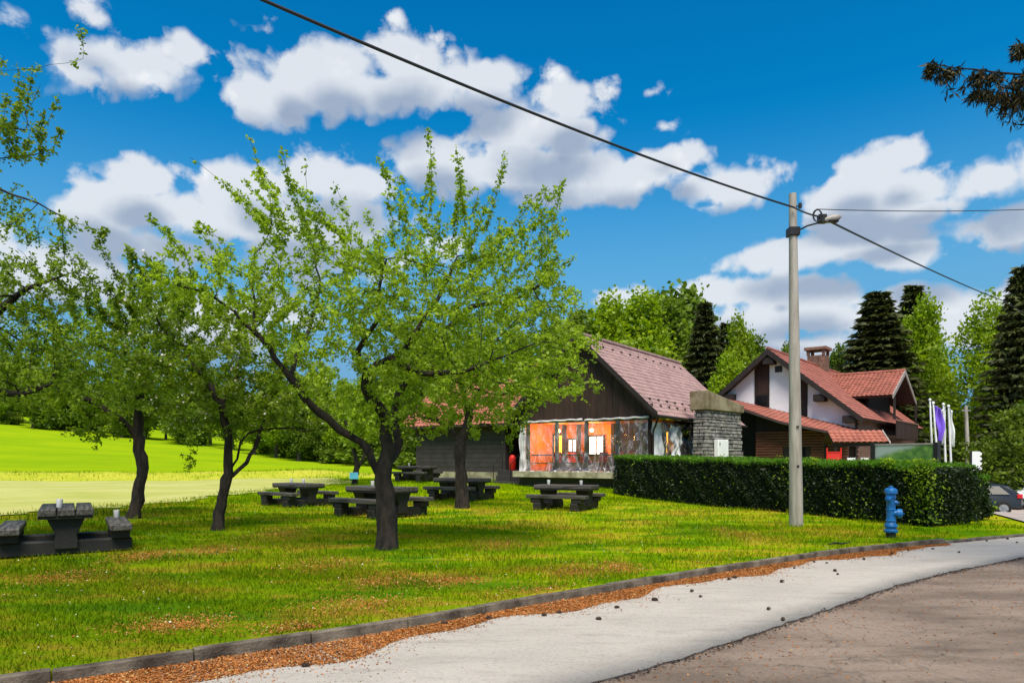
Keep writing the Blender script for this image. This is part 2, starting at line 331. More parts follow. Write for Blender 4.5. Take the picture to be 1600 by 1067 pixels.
# ------------------------------------------------------------------ object helpers
def tag(o, label=None, cat=None, group=None, kind=None):
    if label: o['label'] = label
    if cat: o['category'] = cat
    if group: o['group'] = group
    if kind: o['kind'] = kind
    return o
def empty(name, loc, rz=0, label=None, cat=None, group=None):
    o = bpy.data.objects.new(name, None); COL.objects.link(o); o.location = loc; o.rotation_euler = (0, 0, rz); o.empty_display_size = .2
    return tag(o, label, cat, group)
def copy_tree(o, parent=None):
    c = o.copy(); COL.objects.link(c); c.parent = parent
    for ch in [k for k in COL.objects if k.parent == o]: copy_tree(ch, c)
    return c
class MB:
    def __init__(s): s.v = []; s.f = []; s.smooth = False
    def add(s, vs, fs):
        k = len(s.v); s.v += [tuple(q) for q in vs]; s.f += [tuple(i+k for i in f) for f in fs]; return s
    def box(s, x0, x1, y0, y1, z0, z1, tx=0, ty=0, M_=None):
        vs = [(x0, y0, z0), (x1, y0, z0), (x1, y1, z0), (x0, y1, z0), (x0+tx, y0+ty, z1), (x1-tx, y0+ty, z1), (x1-tx, y1-ty, z1), (x0+tx, y1-ty, z1)]
        if M_: vs = [tuple(M_ @ Vector(q)) for q in vs]
        return s.add(vs, [(3, 2, 1, 0), (4, 5, 6, 7), (0, 1, 5, 4), (1, 2, 6, 5), (2, 3, 7, 6), (3, 0, 4, 7)])
    def lathe(s, prof, n=16, c=(0, 0, 0), axis=None):
        vs = []; q = axis.to_track_quat('Z', 'Y') if axis is not None else None
        for (r, z) in prof:
            for i in range(n):
                a = 2*math.pi*i/n; p = Vector((r*math.cos(a), r*math.sin(a), z))
                if q: p = q @ p
                vs.append((p.x+c[0], p.y+c[1], p.z+c[2]))
        fs = [(j*n+i, j*n+(i+1) % n, (j+1)*n+(i+1) % n, (j+1)*n+i) for j in range(len(prof)-1) for i in range(n)]
        fs += [tuple(range(n-1, -1, -1)), tuple(range((len(prof)-1)*n, len(prof)*n))]
        return s.add(vs, fs)
    def tube(s, pts, rad, n=8, wob=0.):
        pts = [Vector(p) for p in pts]; rad = rad if hasattr(rad, '__len__') else [rad]*len(pts)
        vs = []; up = None
        for i, p in enumerate(pts):
            d = (pts[min(i+1, len(pts)-1)]-pts[max(i-1, 0)]).normalized()
            if up is None: up = d.orthogonal().normalized()
            up = (up-d*up.dot(d)); up = up.normalized() if up.length > 1e-6 else d.orthogonal().normalized(); sd_ = d.cross(up)
            for k in range(n):
                a = 2*math.pi*k/n; rr = rad[i]*(1+wob*(random.random()-.5))
                vs.append(p+up*math.cos(a)*rr+sd_*math.sin(a)*rr)
        m_ = len(pts)
        fs = [(j*n+i, j*n+(i+1) % n, (j+1)*n+(i+1) % n, (j+1)*n+i) for j in range(m_-1) for i in range(n)]
        fs += [tuple(range(n-1, -1, -1)), tuple(range((m_-1)*n, m_*n))]
        return s.add(vs, fs)
    def prism(s, poly, d0, d1, axis='y'):
        """polygon in the two other axes, extruded along axis"""
        n = len(poly)
        def q(p, d): return (p[0], d, p[1]) if axis == 'y' else ((d, p[0], p[1]) if axis == 'x' else (p[0], p[1], d))
        return s.add([q(p, d0) for p in poly]+[q(p, d1) for p in poly], [tuple(range(n)), tuple(range(2*n-1, n-1, -1))]+[(i, i+n, (i+1) % n+n, (i+1) % n) for i in range(n)])
    def build(s, name, m, parent=None, bevel=0, smooth=False, loc=None):
        me = bpy.data.meshes.new(name); me.from_pydata(s.v, [], s.f); me.update()
        import bmesh
        bm = bmesh.new(); bm.from_mesh(me); bmesh.ops.recalc_face_normals(bm, faces=bm.faces)
        if bevel: bmesh.ops.bevel(bm, geom=list(bm.edges), offset=bevel, segments=1, affect='EDGES')
        bm.to_mesh(me); bm.free()
        if smooth:
            me.polygons.foreach_set('use_smooth', [True]*len(me.polygons))
            try: me.set_sharp_from_angle(angle=R(40))
            except Exception: pass
        me.materials.append(m)
        o = bpy.data.objects.new(name, me); COL.objects.link(o); o.parent = parent
        if loc is not None: o.location = loc
        return o
def npmesh(name, V, Q, m, parent=None, tint=None, smooth=False, kind=None):
    """V (n,3) verts, Q (m,k) equal-sized faces"""
    me = bpy.data.meshes.new(name); k = Q.shape[1]
    me.vertices.add(len(V)); me.vertices.foreach_set('co', np.ascontiguousarray(V, dtype=np.float32).ravel())
    me.loops.add(Q.size); me.loops.foreach_set('vertex_index', np.ascontiguousarray(Q, dtype=np.int32).ravel())
    me.polygons.add(len(Q)); me.polygons.foreach_set('loop_start', np.arange(0, Q.size, k, dtype=np.int32))
    try: me.polygons.foreach_set('loop_total', np.full(len(Q), k, dtype=np.int32))
    except Exception: pass
    if smooth: me.polygons.foreach_set('use_smooth', np.ones(len(Q), dtype=bool))
    me.update(calc_edges=True)
    if tint is not None:
        a = me.attributes.new('tint', 'FLOAT', 'POINT'); a.data.foreach_set('value', np.ascontiguousarray(tint, dtype=np.float32))
    me.materials.append(m)
    o = bpy.data.objects.new(name, me); COL.objects.link(o); o.parent = parent
    if kind: o['kind'] = kind
    return o
def unit(a): return a/np.maximum(np.linalg.norm(a, axis=-1, keepdims=True), 1e-9)
def leaves(name, pos, size, m, parent=None, aspect=.6, flat=.0, droop=0., tint=None, kind=None, sv=.35, dirs=None):
    n = len(pos)
    d = rng.normal(size=(n, 3)); d[:, 2] *= (1-flat); d[:, 2] -= droop
    if dirs is not None: d = d*.5+dirs
    d = unit(d)
    s = np.cross(d, rng.normal(size=(n, 3))*np.array([1, 1, 1-flat])[None]+np.array([0, 0, flat*2])[None]); s = unit(s); nn = np.cross(s, d)
    L = (size*(1+sv*rng.normal(size=n)).clip(.4, 1.8))[:, None]; W = L*aspect*.5
    V = np.stack([pos, pos+d*L*.45+s*W+nn*L*.10, pos+d*L, pos+d*L*.45-s*W+nn*L*.10], 1).reshape(-1, 3)
    Q = np.arange(n*4).reshape(n, 4)
    tt = rng.random(n) if tint is None else tint
    return npmesh(name, V, Q, m, parent, np.repeat(tt, 4), kind=kind)

# ------------------------------------------------------------------ terrain
def sst(a, b, x): t = np.clip((x-a)/(b-a), 0, 1); return t*t*(3-2*t)
def H(X, Y):
    X = np.asarray(X, float); Y = np.asarray(Y, float)
    h = .22*sst(26, 34, Y)*sst(14, 8, X)+.23*sst(34, 41, Y)*sst(10, 4, X)*sst(-24, -10, X)
    left = np.clip((-X-13)*.105, 0, 9)
    h = h+left*sst(43, 96, Y)**.9*sst(300, 200, Y)+.45*sst(43, 45.5, Y)*sst(-6, -14, X)
    h = h-1.05*sst(11.5, 20, X)*sst(18, 32, Y)
    h = h+.03*np.sin(X*.9+1)*np.sin(Y*.7)*sst(9, 14, Y)
    h = h+14*sst(90, 260, Y)
    return h
KB = np.array([(-420,-150),(-60,-22),(-20,-4.0),(-9,1.55),(-6,3.75),(-3.79,5.21),(-3.19,5.62),(-2.21,6.32),(-1.26,6.93),(0,8.10),(1.23,9.05),(2.83,10.36),(4.89,11.96),(6.5,13.0),(8.29,13.95),(11.6,15.7),(16,17.6),(24,20),(60,28),(420,100)], float)
def resample(pts, stepf):
    out_ = [pts[0]]
    for a, b in zip(pts[:-1], pts[1:]):
        L = np.linalg.norm(b-a); st = stepf(a, b); n = max(1, int(L/st))
        for i in range(1, n+1): out_.append(a+(b-a)*i/n)
    return np.array(out_)
def smooth(pts, it=3):
    p = pts.copy()
    for _ in range(it): p[1:-1] = p[1:-1]*.5+(p[:-2]+p[2:])*.25
    return p
KS = smooth(resample(KB, lambda a, b: .35 if abs(a[0]) < 17 and abs(b[0]) < 17 else 8.), 6)
tan = unit(np.gradient(KS, axis=0)); nrm = np.stack([-tan[:, 1], tan[:, 0]], 1)     # points to the lawn
DV = np.array([-.42, .907])
def strip(name, A, W, dirs, zf, m, kind='structure', parent=None):
    """grid of points A[i]+dirs[i]*W[j]"""
    pts = A[:, None, :]+dirs[:, None, :]*np.asarray(W)[None, :, None]
    Z = zf(pts[..., 0], pts[..., 1]); V = np.concatenate([pts, Z[..., None]], -1).reshape(-1, 3)
    n, k = len(A), len(W); i = np.arange(n-1)[:, None]*k+np.arange(k-1)[None]
    Q = np.stack([i, i+k, i+k+1, i+1], -1).reshape(-1, 4)[:, ::-1]
    return npmesh(name, V, Q, m, parent, smooth=True, kind=kind)
Wl = np.concatenate([np.arange(0, 6, .25), np.arange(6, 30, .6), np.arange(30, 110, 1.6), np.geomspace(110, 1200, 16)])
dirsL = np.repeat(DV[None], len(KS), 0)
Wg = np.concatenate([[0], Wl]); _first = {'n': 0}
def ground_z(x, y):
    z = H(x, y)-.012; z[:, 0] = -.5; return z
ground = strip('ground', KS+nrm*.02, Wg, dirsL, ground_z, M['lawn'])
# boundary between the pale road and the old brown asphalt
BB = np.array([(-420,-170),(-60,-30),(-20,-10),(-9,-2.5),(-3,2.6),(-1,4.2),(.85,5.52),(2.1,6.62),(3.42,7.84),(5.17,9.48),(6.3,10.4),(8.87,12.2),(13,14.2),(20,16.5),(60,24),(420,92)], float)
BS = smooth(resample(BB, lambda a, b: .12 if abs(a[0]) < 14 and abs(b[0]) < 14 else 8.), 8)
nb = unit(np.gradient(BS, axis=0)); nb = np.stack([-nb[:, 1], nb[:, 0]], 1)
def at_x(pts, xs): return np.stack([xs, np.interp(xs, pts[:, 0], pts[:, 1])], 1)
xs = np.concatenate([[-420, -60, -20], np.arange(-12, 18, .12), [24, 60, 420]])
wob = .02*np.sin(xs*3)+.02*np.sin(xs*11+1)+.028*rng.normal(size=len(xs)); wob[np.abs(xs) > 15] = 0
Ka = at_x(KS, xs); Ba = at_x(BS, xs); Ba[:, 1] += wob*.6
def sheet(name, A, B, k, z, m, parent=None):
    t_ = np.linspace(0, 1, k)[None, :, None]; pts = A[:, None]*(1-t_)+B[:, None]*t_
    V = np.concatenate([pts, np.full(pts.shape[:2]+(1,), z)], -1).reshape(-1, 3); n = len(A)
    i = np.arange(n-1)[:, None]*k+np.arange(k-1)[None]; Q = np.stack([i, i+k, i+k+1, i+1], -1).reshape(-1, 4)
    e = Q[:, ::-1]
    # a crust edge on the B side
    V2 = V.copy(); return V, Q
V, Q = sheet('road', Ba, Ka, 6, -.085, None)
edge = np.concatenate([Ba, np.full((len(Ba), 1), -.12)], 1); k0 = len(V)
V = np.concatenate([V, edge]); ii = np.arange(len(Ba)-1); Q = np.concatenate([Q[:, ::-1], np.stack([ii*6, k0+ii, k0+ii+1, (ii+1)*6], -1)])
npmesh('road', V, Q, M['road'], kind='structure')
Ca = Ba.copy(); Ca[:, 0] += 6; Ca[:, 1] -= 400
Ba2 = Ba.copy(); Ba2[:, 1] += .25
V, Q = sheet('old', Ca, Ba2, 5, -.105, None); npmesh('old_asphalt', V, Q[:, ::-1], M['old_asphalt'], kind='structure')
# parking court right of the hedge
sel = (KS[:, 0] > 12.2) & (KS[:, 0] < 62); Kp = KS[sel]; Kp = resample(Kp, lambda a, b: 1.)
strip('parking_court', Kp, np.concatenate([[.95], np.arange(1.5, 60, .8)]), np.repeat(np.array([[.35, .937]]), len(Kp), 0), lambda x, y: H(x, y)+.03, M['parking'])
# pale gravel yard on the left
Ys = np.linspace(18.5, 43.0, 60); xb = np.interp(Ys, [18.5, 20, 30, 37, 40, 43], [-15.5, -14.2, -11.6, -8.6, -9.4, -13])+.35*np.sin(Ys*1.7)+.2*np.sin(Ys*4.1)
pts = np.array([[(xb[j]-u_, Ys[j]) for u_ in np.concatenate([np.linspace(0, 12, 14), np.geomspace(14, 120, 10)])] for j in range(len(Ys))])
V = np.concatenate([pts, (H(pts[..., 0], pts[..., 1])+.02)[..., None]], -1); n, k = V.shape[:2]; i = np.arange(n-1)[:, None]*k+np.arange(k-1)[None]
npmesh('gravel_yard', V.reshape(-1, 3), np.stack([i, i+k, i+k+1, i+1], -1).reshape(-1, 4), M['gravel'], smooth=True, kind='structure')

# kerb stones, one by one
kerb = empty('kerb', (0, 0, 0)); kerb['kind'] = 'structure'
Kn = KS[(KS[:, 0] > -10.5) & (KS[:, 0] < 20)]
cum = np.concatenate([[0], np.cumsum(np.linalg.norm(np.diff(Kn, axis=0), axis=1))])
s_ = 0.
while s_ < cum[-1]-1:
    a = np.array([np.interp(s_+.006, cum, Kn[:, 0]), np.interp(s_+.006, cum, Kn[:, 1])]); b = np.array([np.interp(s_+.994, cum, Kn[:, 0]), np.interp(s_+.994, cum, Kn[:, 1])])
    d = (b-a)/np.linalg.norm(b-a); nn = np.array([-d[1], d[0]]); L = np.linalg.norm(b-a)
    m4 = Matrix(((d[0], nn[0], 0, a[0]), (d[1], nn[1], 0, a[1]), (0, 0, 1, 0), (0, 0, 0, 1)))
    j = random.uniform(-.008, .008)
    sunk = -.045 if a[0] > 8 else 0
    MB().box(0, L, -.085+j, .035+j, -.3, .012+random.uniform(-.007, .007)+sunk, 0, .012, m4).build('kerb_stone', M['kerb'], kerb, bevel=.006)
    s_ += 1.
# needle and leaf litter against the kerb (nobody could count it)
def litter_band(n):
    x = rng.uniform(-7, 8.6, n); idx = np.clip(np.searchsorted(KS[:, 0], x), 1, len(KS)-1); base = at_x(KS, x); nr = nrm[idx]
    wmax = np.interp(x, [-7, -3, 0, 4, 7, 8.6], [.95, .85, .60, .50, .55, .10])*(.75+.3*np.sin(x*2.3)+.15*np.sin(x*6.1))
    t_ = np.where(rng.random(n) < .85, rng.random(n)**.9*.80, np.abs(rng.normal(size=n))*.55); pos = base-nr*(t_*wmax+.09)[:, None]
    return np.concatenate([pos, (-.081+rng.random(n)*.012*np.exp(-t_*2))[:, None]], 1)
leaves('leaf_litter', litter_band(150000), .017, M['litter'], aspect=.75, flat=.9, kind='stuff', sv=.4)['label'] = 'orange brown leaf litter lying along the kerb'
# litter in the lawn patches, and fallen petals
def on_lawn(n, x0, x1, y0, y1):
    X = rng.uniform(x0, x1, n); Y = rng.uniform(y0, y1, n); kx = np.interp(X, KS[:, 0], KS[:, 1]); ok = Y > kx+.07
    return X[ok], Y[ok]
sp = [(440,833,55,9),(510,880,75,12),(600,905,60,14),(780,850,45,10),(900,892,45,9),(965,886,38,9),(1160,838,50,14),(560,945,90,12),(700,905,60,10),(860,925,80,12),(330,860,50,8),(220,870,40,9),(470,985,60,12),(280,975,80,14),(100,900,60,10)]
pp = []
for (px, py, rx, ry) in sp:
    Y0 = EYE*F/(py-HZ); X0 = (px-800)*Y0/F; n = 1900
    pp.append(np.stack([X0+rng.normal(size=n)*rx*Y0/F*.6, Y0+rng.normal(size=n)*(EYE*F/(py-ry-HZ)-Y0)*.6], 1))
pp = np.concatenate(pp); ok = pp[:, 1] > np.interp(pp[:, 0], KS[:, 0], KS[:, 1])+.2; pp = pp[ok]
leaves('lawn_litter', np.concatenate([pp, (H(pp[:, 0], pp[:, 1])+.012)[:, None]], 1), .018, M['litter'], aspect=.7, flat=.85, kind='stuff')['label'] = 'brown dead leaves lying in patches on the lawn'
X, Y = on_lawn(3600, -14, 9, 5, 24)
leaves('fallen_petals', np.stack([X, Y, H(X, Y)+.035], 1), .015, M['petal'], aspect=.9, flat=.9, kind='stuff')['label'] = 'pale fallen blossom petals sprinkled over the grass'
# grass blades
def kxp(X): return np.interp(X, KS[:, 0], KS[:, 1])+.9
def grass(n, x0, x1, y0, y1, h):
    X, Y = on_lawn(n, x0, x1, y0, y1)
    cl = np.sin(X*1.3+2*np.sin(Y*.8))*np.sin(Y*1.9+X*.5)+.6*np.sin(X*3.7)*np.sin(Y*4.3)
    k = rng.random(len(X)) < .45+.3*cl; k &= ~((X < np.interp(Y, [18.5, 20, 30, 37, 40, 43, 43.1], [-15.5, -14.2, -11.6, -8.6, -9.4, -13, -99])-.2-.5*np.abs(rng.normal(size=len(X)))) & (Y > 18) & (Y < 43.1)); k &= ~((X > 12.4) & (Y > kxp(X)))
    X, Y = X[k], Y[k]; n = len(X)
    base = np.stack([X, Y, H(X, Y)-.012], 1); hh = h*(.5+rng.random(n))[:, None]
    a = rng.random(n)*6.283; s = np.stack([np.cos(a), np.sin(a), 0*a], 1); lean = rng.normal(size=(n, 3))*.45; lean[:, 2] = 1
    V = np.stack([base-s*hh*.11, base+s*hh*.11, base+lean*hh], 1).reshape(-1, 3)
    return V
Vg = np.concatenate([grass(150000, -8, 6, 5, 10.5, .045), grass(150000, -14, 9.5, 9.5, 17, .06), grass(70000, -16, 12, 16, 28, .085), grass(40000, 9, 22, 13.5, 24, .06), grass(60000, -15, 5, 27, 40, .10), grass(90000, -60, -9, 17, 47, .13)])
Qg = np.arange(len(Vg)).reshape(-1, 3)
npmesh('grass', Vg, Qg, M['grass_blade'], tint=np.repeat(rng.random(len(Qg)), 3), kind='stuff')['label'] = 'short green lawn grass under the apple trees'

# ------------------------------------------------------------------ branching trees (space colonisation)
def grow(roots, attr, step=.16, di=1.4, dk=.24, iters=70, jit=.25, grav=0.):
    pos = [np.array(p, float) for p, _ in roots]; par = [q for _, q in roots]
    P_ = np.array(pos); A = attr.copy(); near = np.zeros(len(A), int); nd = np.full(len(A), 1e9)
    def upd(start):
        nonlocal near, nd
        for c in range(start, len(P_), 400):
            D = np.linalg.norm(A[:, None]-P_[None, c:c+400], axis=2); j = D.argmin(1); d = D[np.arange(len(A)), j]
            b = d < nd; near[b] = j[b]+c; nd[b] = d[b]
    upd(0); plist = list(P_); 
    for it in range(iters):
        keep = nd > dk; A = A[keep]; near = near[keep]; nd = nd[keep]
        if len(A) == 0: break
        act = nd < di*(1 if it > 3 else 2.5)
        if not act.any(): act = nd < nd.min()+.5
        idx = near[act]; dv = unit(A[act]-P_[idx]); uq, inv = np.unique(idx, return_inverse=True)
        sm = np.zeros((len(uq), 3)); np.add.at(sm, inv, dv); sm = unit(sm+rng.normal(size=sm.shape)*jit); sm[:, 2] -= grav; sm = unit(sm)
        new = P_[uq]+sm*step; st = len(P_)
        P_ = np.concatenate([P_, new]); par += list(uq); upd(st)
    return P_, np.array(par)
def radii(P_, par, tip=.0035, ex=2.35, base=None):
    r = np.full(len(P_), 0.); ch = [[] for _ in P_]
    for i, p in enumerate(par):
        if p >= 0: ch[p].append(i)
    order = []; st = [i for i, p in enumerate(par) if p < 0]
    while st: i = st.pop(); order.append(i); st += ch[i]
    for i in reversed(order):
        r[i] = tip if not ch[i] else (sum(r[c]**ex for c in ch[i]))**(1/ex)
    if base:
        k_ = np.clip((r-tip)/max(r[0]-tip, 1e-6), 0, 1)**1.35; r = tip+(base-tip)*k_
    return r, ch
def tree_mesh(name, P_, par, r, ch, m, parent, knobs=.0):
    mb = MB(); st = [(0, None)]; sys_ = []
    roots = [i for i, p in enumerate(par) if p < 0]; st = [(i, None) for i in roots]
    while st:
        i, frm = st.pop(); chain = ([frm] if frm is not None else [])+[i]
        while ch[i]:
            c = sorted(ch[i], key=lambda q: -r[q])
            for o in c[1:]: st.append((o, i))
            i = c[0]; chain.append(i)
        if len(chain) < 2: continue
        rr = [r[q] for q in chain]
        if frm is not None: rr[0] = min(rr[0], rr[1]*1.25)
        big_ = max(rr) > .03
        rr = [q*(1+knobs*random.uniform(-.5, .9)) if q > .03 else q for q in rr]
        mb.tube([P_[q] for q in chain], rr, 9 if big_ else 4, .12 if big_ else 0)
    return mb.build(name, m, parent, smooth=True)
def ell(specs, n, Y0, origin):
    """attraction points in a union of flattened balls: (px, py, rx, ry in photo pixels at depth Y0+dy, dy, depth radius, weight)"""
    out_ = []; wts = np.array([s[6]*s[2]*s[3]*s[5] for s in specs], float); wts /= wts.sum()
    for s, q in zip(specs, wts):
        k = max(3, int(n*q)); c = P(s[0], s[1], Y0+s[4]); a = s[2]*Y0/F; b = s[3]*Y0/F
        v = unit(rng.normal(size=(k, 3)))*(rng.random((k, 1))**.40); out_.append(c+v*np.array([a, s[5], b]))
    return np.concatenate(out_)-origin
def limb_nodes(limbs, origin, step=.22):
    """limbs: list of (parent limb index or None, parent fraction, [points])"""
    nodes = []; idx = []
    for (pl, pts) in limbs:
        pts = [np.array(p)-origin for p in pts]; mine = []
        if pl is None: par = -1
        else:
            k = idx[pl]; dd = [np.linalg.norm(nodes[q][0]-pts[0]) for q in k]; par = k[int(np.argmin(dd))]; pts = [nodes[par][0]]+pts[1:]
        seq = []
        for a, b in zip(pts[:-1], pts[1:]):
            n = max(1, int(round(np.linalg.norm(b-a)/step)))
            seq += [a+(b-a)*i/n for i in range(n)]
        seq.append(pts[-1]); seq = np.array(seq)
        if len(seq) > 4: seq[1:-1] = (seq[:-2]+seq[1:-1]*2+seq[2:])/4
        for j, q in enumerate(seq):
            if j == 0 and pl is not None: continue
            if 1 < j < len(seq)-1: q = q+rng.normal(size=3)*.018
            nodes.append((q, par)); par = len(nodes)-1; mine.append(par)
        idx.append(mine if mine else [par])
    return nodes
def apple(label, Y0, bx, by, limbs, crown, nattr, base_r, nleaf, leaf, lm='leaf_apple', floor_=None, blossom=0, step=.16, di=1.2, dk=.22, group='apple trees among the picnic tables', spread=.10, top_bud=False, tipw=.012, shoots=60, shoot_s=1.):
    g = P(bx, by, Y0); origin = np.array([g[0], g[1], float(H(g[0], g[1]))])
    root = empty('apple_tree', origin, 0, label, 'tree', group)
    nodes = limb_nodes([(a, [P(x, y, Y0+dy) for (x, y, dy) in b]) for a, b in limbs], origin)
    A = ell(crown, nattr, Y0, origin)
    P_, par = grow(nodes, A, step, di, dk)
    # long straight young shoots that leave the crown outwards and upwards
    cen = A.mean(0); leafch = np.ones(len(P_), bool); leafch[par[par >= 0]] = False
    tips = np.where(leafch)[0]; out_ = P_[tips]-cen; sc_ = out_[:, 2]/max(out_[:, 2].max(), .1)+.25*np.linalg.norm(out_[:, :2], axis=1)/np.linalg.norm(out_[:, :2], axis=1).max()
    pick = tips[np.argsort(-(sc_+rng.random(len(tips))*.35))[:shoots]]; PL = list(P_); pl_ = list(par)
    shoot_nodes = []
    for q in pick:
        d = unit(unit(P_[q]-cen)*np.array([1, 1, .5])+np.array([0, 0, .75])+rng.normal(size=3)*.22); cur = q; n_ = rng.integers(4, 11)
        for k_ in range(n_):
            d = unit(d+rng.normal(size=3)*.06); PL.append(PL[cur]+d*.12*shoot_s); pl_.append(cur); cur = len(PL)-1; shoot_nodes.append(cur)
    P_ = np.array(PL); par = np.array(pl_); is_sh = np.zeros(len(P_), bool); is_sh[shoot_nodes] = True
    r, ch = radii(P_, par, base=base_r)
    # root flare
    for i in range(3): r[i] *= (1.35, 1.12, 1.03)[i]
    P_[0][2] -= .06
    tree_mesh('trunk', P_, par, r, ch, M['bark'], root, .18)
    tw = np.where((r < tipw) & (P_[:, 2] > (floor_ or .6)))[0]
    per = 7; nc_ = nleaf//per; wgt = np.where(is_sh[tw], 1.5, 1.); zt = P_[tw][:, 2]; hi = np.quantile(zt, .70)
    bush = rng.random(len(P_)); wgt = wgt*(.30+.9*bush[tw])*np.where(zt > hi, 1-.50*np.clip((zt-hi)/max(zt.max()-hi, .1)*1.5, 0, 1), 1); wgt /= wgt.sum()
    k = rng.choice(tw, nc_, p=wgt); f = rng.random((nc_, 1)); pr = np.maximum(par[k], 0)
    cc_ = P_[k]*(1-f)+P_[pr]*f+rng.normal(size=(nc_, 3))*spread*.7*rng.random((nc_, 1))*np.where(is_sh[k], .25, 1)[:, None]
    kk = np.repeat(k, per); pos = np.repeat(cc_, per, 0)+rng.normal(size=(nc_*per, 3))*leaf*.42
    leaves('crown', pos, leaf, M[lm], root, .62, .25, .15, kind=None, tint=np.clip(bush[kk]*.45+np.repeat(rng.random(nc_), per)*.3+rng.random(len(kk))*.4, 0, 1))
    if blossom:
        k = rng.choice(tw, blossom); leaves('blossom', P_[k]+rng.normal(size=(blossom, 3))*.05, leaf*.6, M['blossom'], root, .95)
    return root
# the big leaning apple tree in front
apple('largest apple tree with forked black trunk standing in front of the picnic tables', 12.8, 605, 855,
 [(None, [(604,858,0),(606,830,0),(603,800,.02),(597,770,.02),(598,745,0),(600,728,0)]),
  (0, [(598,745,0),(582,720,-.1),(566,695,-.2),(548,680,-.3),(515,660,-.4),(485,632,-.5),(455,590,-.6),(420,545,-.7),(395,515,-.8),(370,490,-.9),(335,462,-1),(300,452,-1.2),(255,440,-1.3)]),
  (0, [(600,728,0),(606,700,.1),(604,665,.2),(600,640,.2),(584,625,.1),(563,606,0),(572,585,0),(592,570,.1),(612,560,.2),(640,540,.3),(660,500,.4),(690,455,.5),(715,400,.6)]),
  (0, [(599,735,0),(618,712,.5),(622,690,.9),(612,650,1.2),(630,600,1.5),(650,560,1.6),(690,520,1.8),(740,480,2),(790,430,2.1)]),
  (2, [(572,585,0),(560,560,-.3),(566,530,-.5),(590,500,-.7),(592,450,-.9),(604,405,-1)]),
  (2, [(612,560,.2),(640,575,-.1),(660,585,-.4),(700,582,-.8),(740,575,-1.0)]),
  (1, [(395,515,-.8),(400,470,-.6),(385,430,-.5),(395,400,-.4)]),
  (1, [(455,590,-.6),(470,540,-.2),(490,500,.2),(500,450,.5),(495,400,.6),(480,370,.7)]),
  (3, [(740,480,2),(800,470,1.5),(850,440,1.3)]),
  (3, [(650,560,1.6),(720,600,2),(780,620,2.2),(840,600,2.4)]),
  ],
 [(690,520,170,95,.2,2.4,1),(600,490,120,90,-.4,2.2,1),(790,460,110,80,.8,2.0,1),(830,540,90,90,.4,2.0,.95),(700,610,150,50,.3,2.0,1.0),(560,560,110,60,-.6,1.8,.8),
  (480,490,110,80,-.3,1.8,.8),(370,450,120,65,-.9,1.5,.85),(290,440,70,50,-1.2,1.0,.6),(700,405,140,50,.4,1.8,.65),(665,345,40,40,0,.8,.22),(840,360,60,30,1,1,.4),(905,540,40,60,-.2,1,.6),(915,600,30,35,-.6,.7,.6),
  (500,390,90,60,0,1.2,.55),(420,330,50,60,-.4,.8,.3),(880,590,50,60,-.5,1.0,.7),(620,640,110,25,.3,1.4,.7),(860,470,55,80,.3,1.4,.8),(470,600,60,30,-.6,.9,.45),(760,660,50,25,1,1,.5)],
 5300, .165, 70000, .060, spread=.12, shoots=85, shoot_s=1.05)
# left of it
apple('apple tree with slim forked trunk standing second from the left', 16.3, 340, 825,
 [(None, [(340,828,0),(346,790,0),(350,765,0),(357,740,0)]),
  (0, [(357,740,0),(356,700,-.1),(356,670,-.2),(345,630,-.3),(320,590,-.4),(290,550,-.4),(260,520,-.4),(230,480,-.5)]),
  (0, [(357,740,0),(370,715,.2),(376,690,.3),(388,674,.4),(430,668,.6),(470,672,.8),(510,670,1)]),
  (0, [(352,755,0),(375,735,.2),(392,712,.5),(400,700,.6),(410,660,.9),(430,600,1.2),(450,560,1.4)]),
  (1, [(345,630,-.3),(370,590,0),(380,540,.2),(370,490,.3)])],
 [(350,560,110,80,0,2.2,1),(270,560,80,80,-.3,1.8,1),(440,610,90,60,.8,1.8,1),(300,500,90,40,0,1.6,.6),(380,645,110,22,.4,1.5,.9),(300,640,60,40,-.3,1.3,.9),(480,640,50,35,1,1.0,.8),(240,450,60,30,-.5,1.0,.35)],
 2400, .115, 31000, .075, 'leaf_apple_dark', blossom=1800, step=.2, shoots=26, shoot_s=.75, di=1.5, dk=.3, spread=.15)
apple('apple tree with single leaning trunk standing furthest left beside the gravel yard', 19.4, 208, 808,
 [(None, [(208,810,0),(214,780,0),(222,745,0),(222,715,0),(216,690,0),(217,660,0)]),
  (0, [(217,660,0),(215,630,0),(225,590,-.1),(225,540,-.2),(225,480,-.3),(235,430,-.3)]),
  (0, [(216,690,0),(190,655,-.3),(150,630,-.6),(100,610,-.9),(50,600,-1)]),
  (0, [(217,665,0),(245,640,.4),(280,640,.7),(300,680,.9),(296,740,1)]),
  (1, [(225,590,-.1),(180,560,.3),(140,520,.5),(120,470,.6)]),
  (1, [(225,540,-.2),(270,500,.3),(290,460,.5)])],
 [(200,580,110,80,0,2.6,1),(110,600,100,60,-.6,2.0,1),(60,590,70,60,-.9,1.8,.9),(220,500,80,40,0,1.6,.55),(150,540,80,50,.3,1.8,.7),(270,650,50,30,.7,1.4,.8),(297,720,14,50,1,.4,.7),(150,660,60,30,-.5,1.4,.7),(190,685,25,20,-.3,.6,.5),(150,695,15,15,-.5,.5,.5)],
 2300, .15, 29000, .086, 'leaf_apple_dark', shoots=22, shoot_s=.8, step=.24, di=1.8, dk=.36, spread=.18)
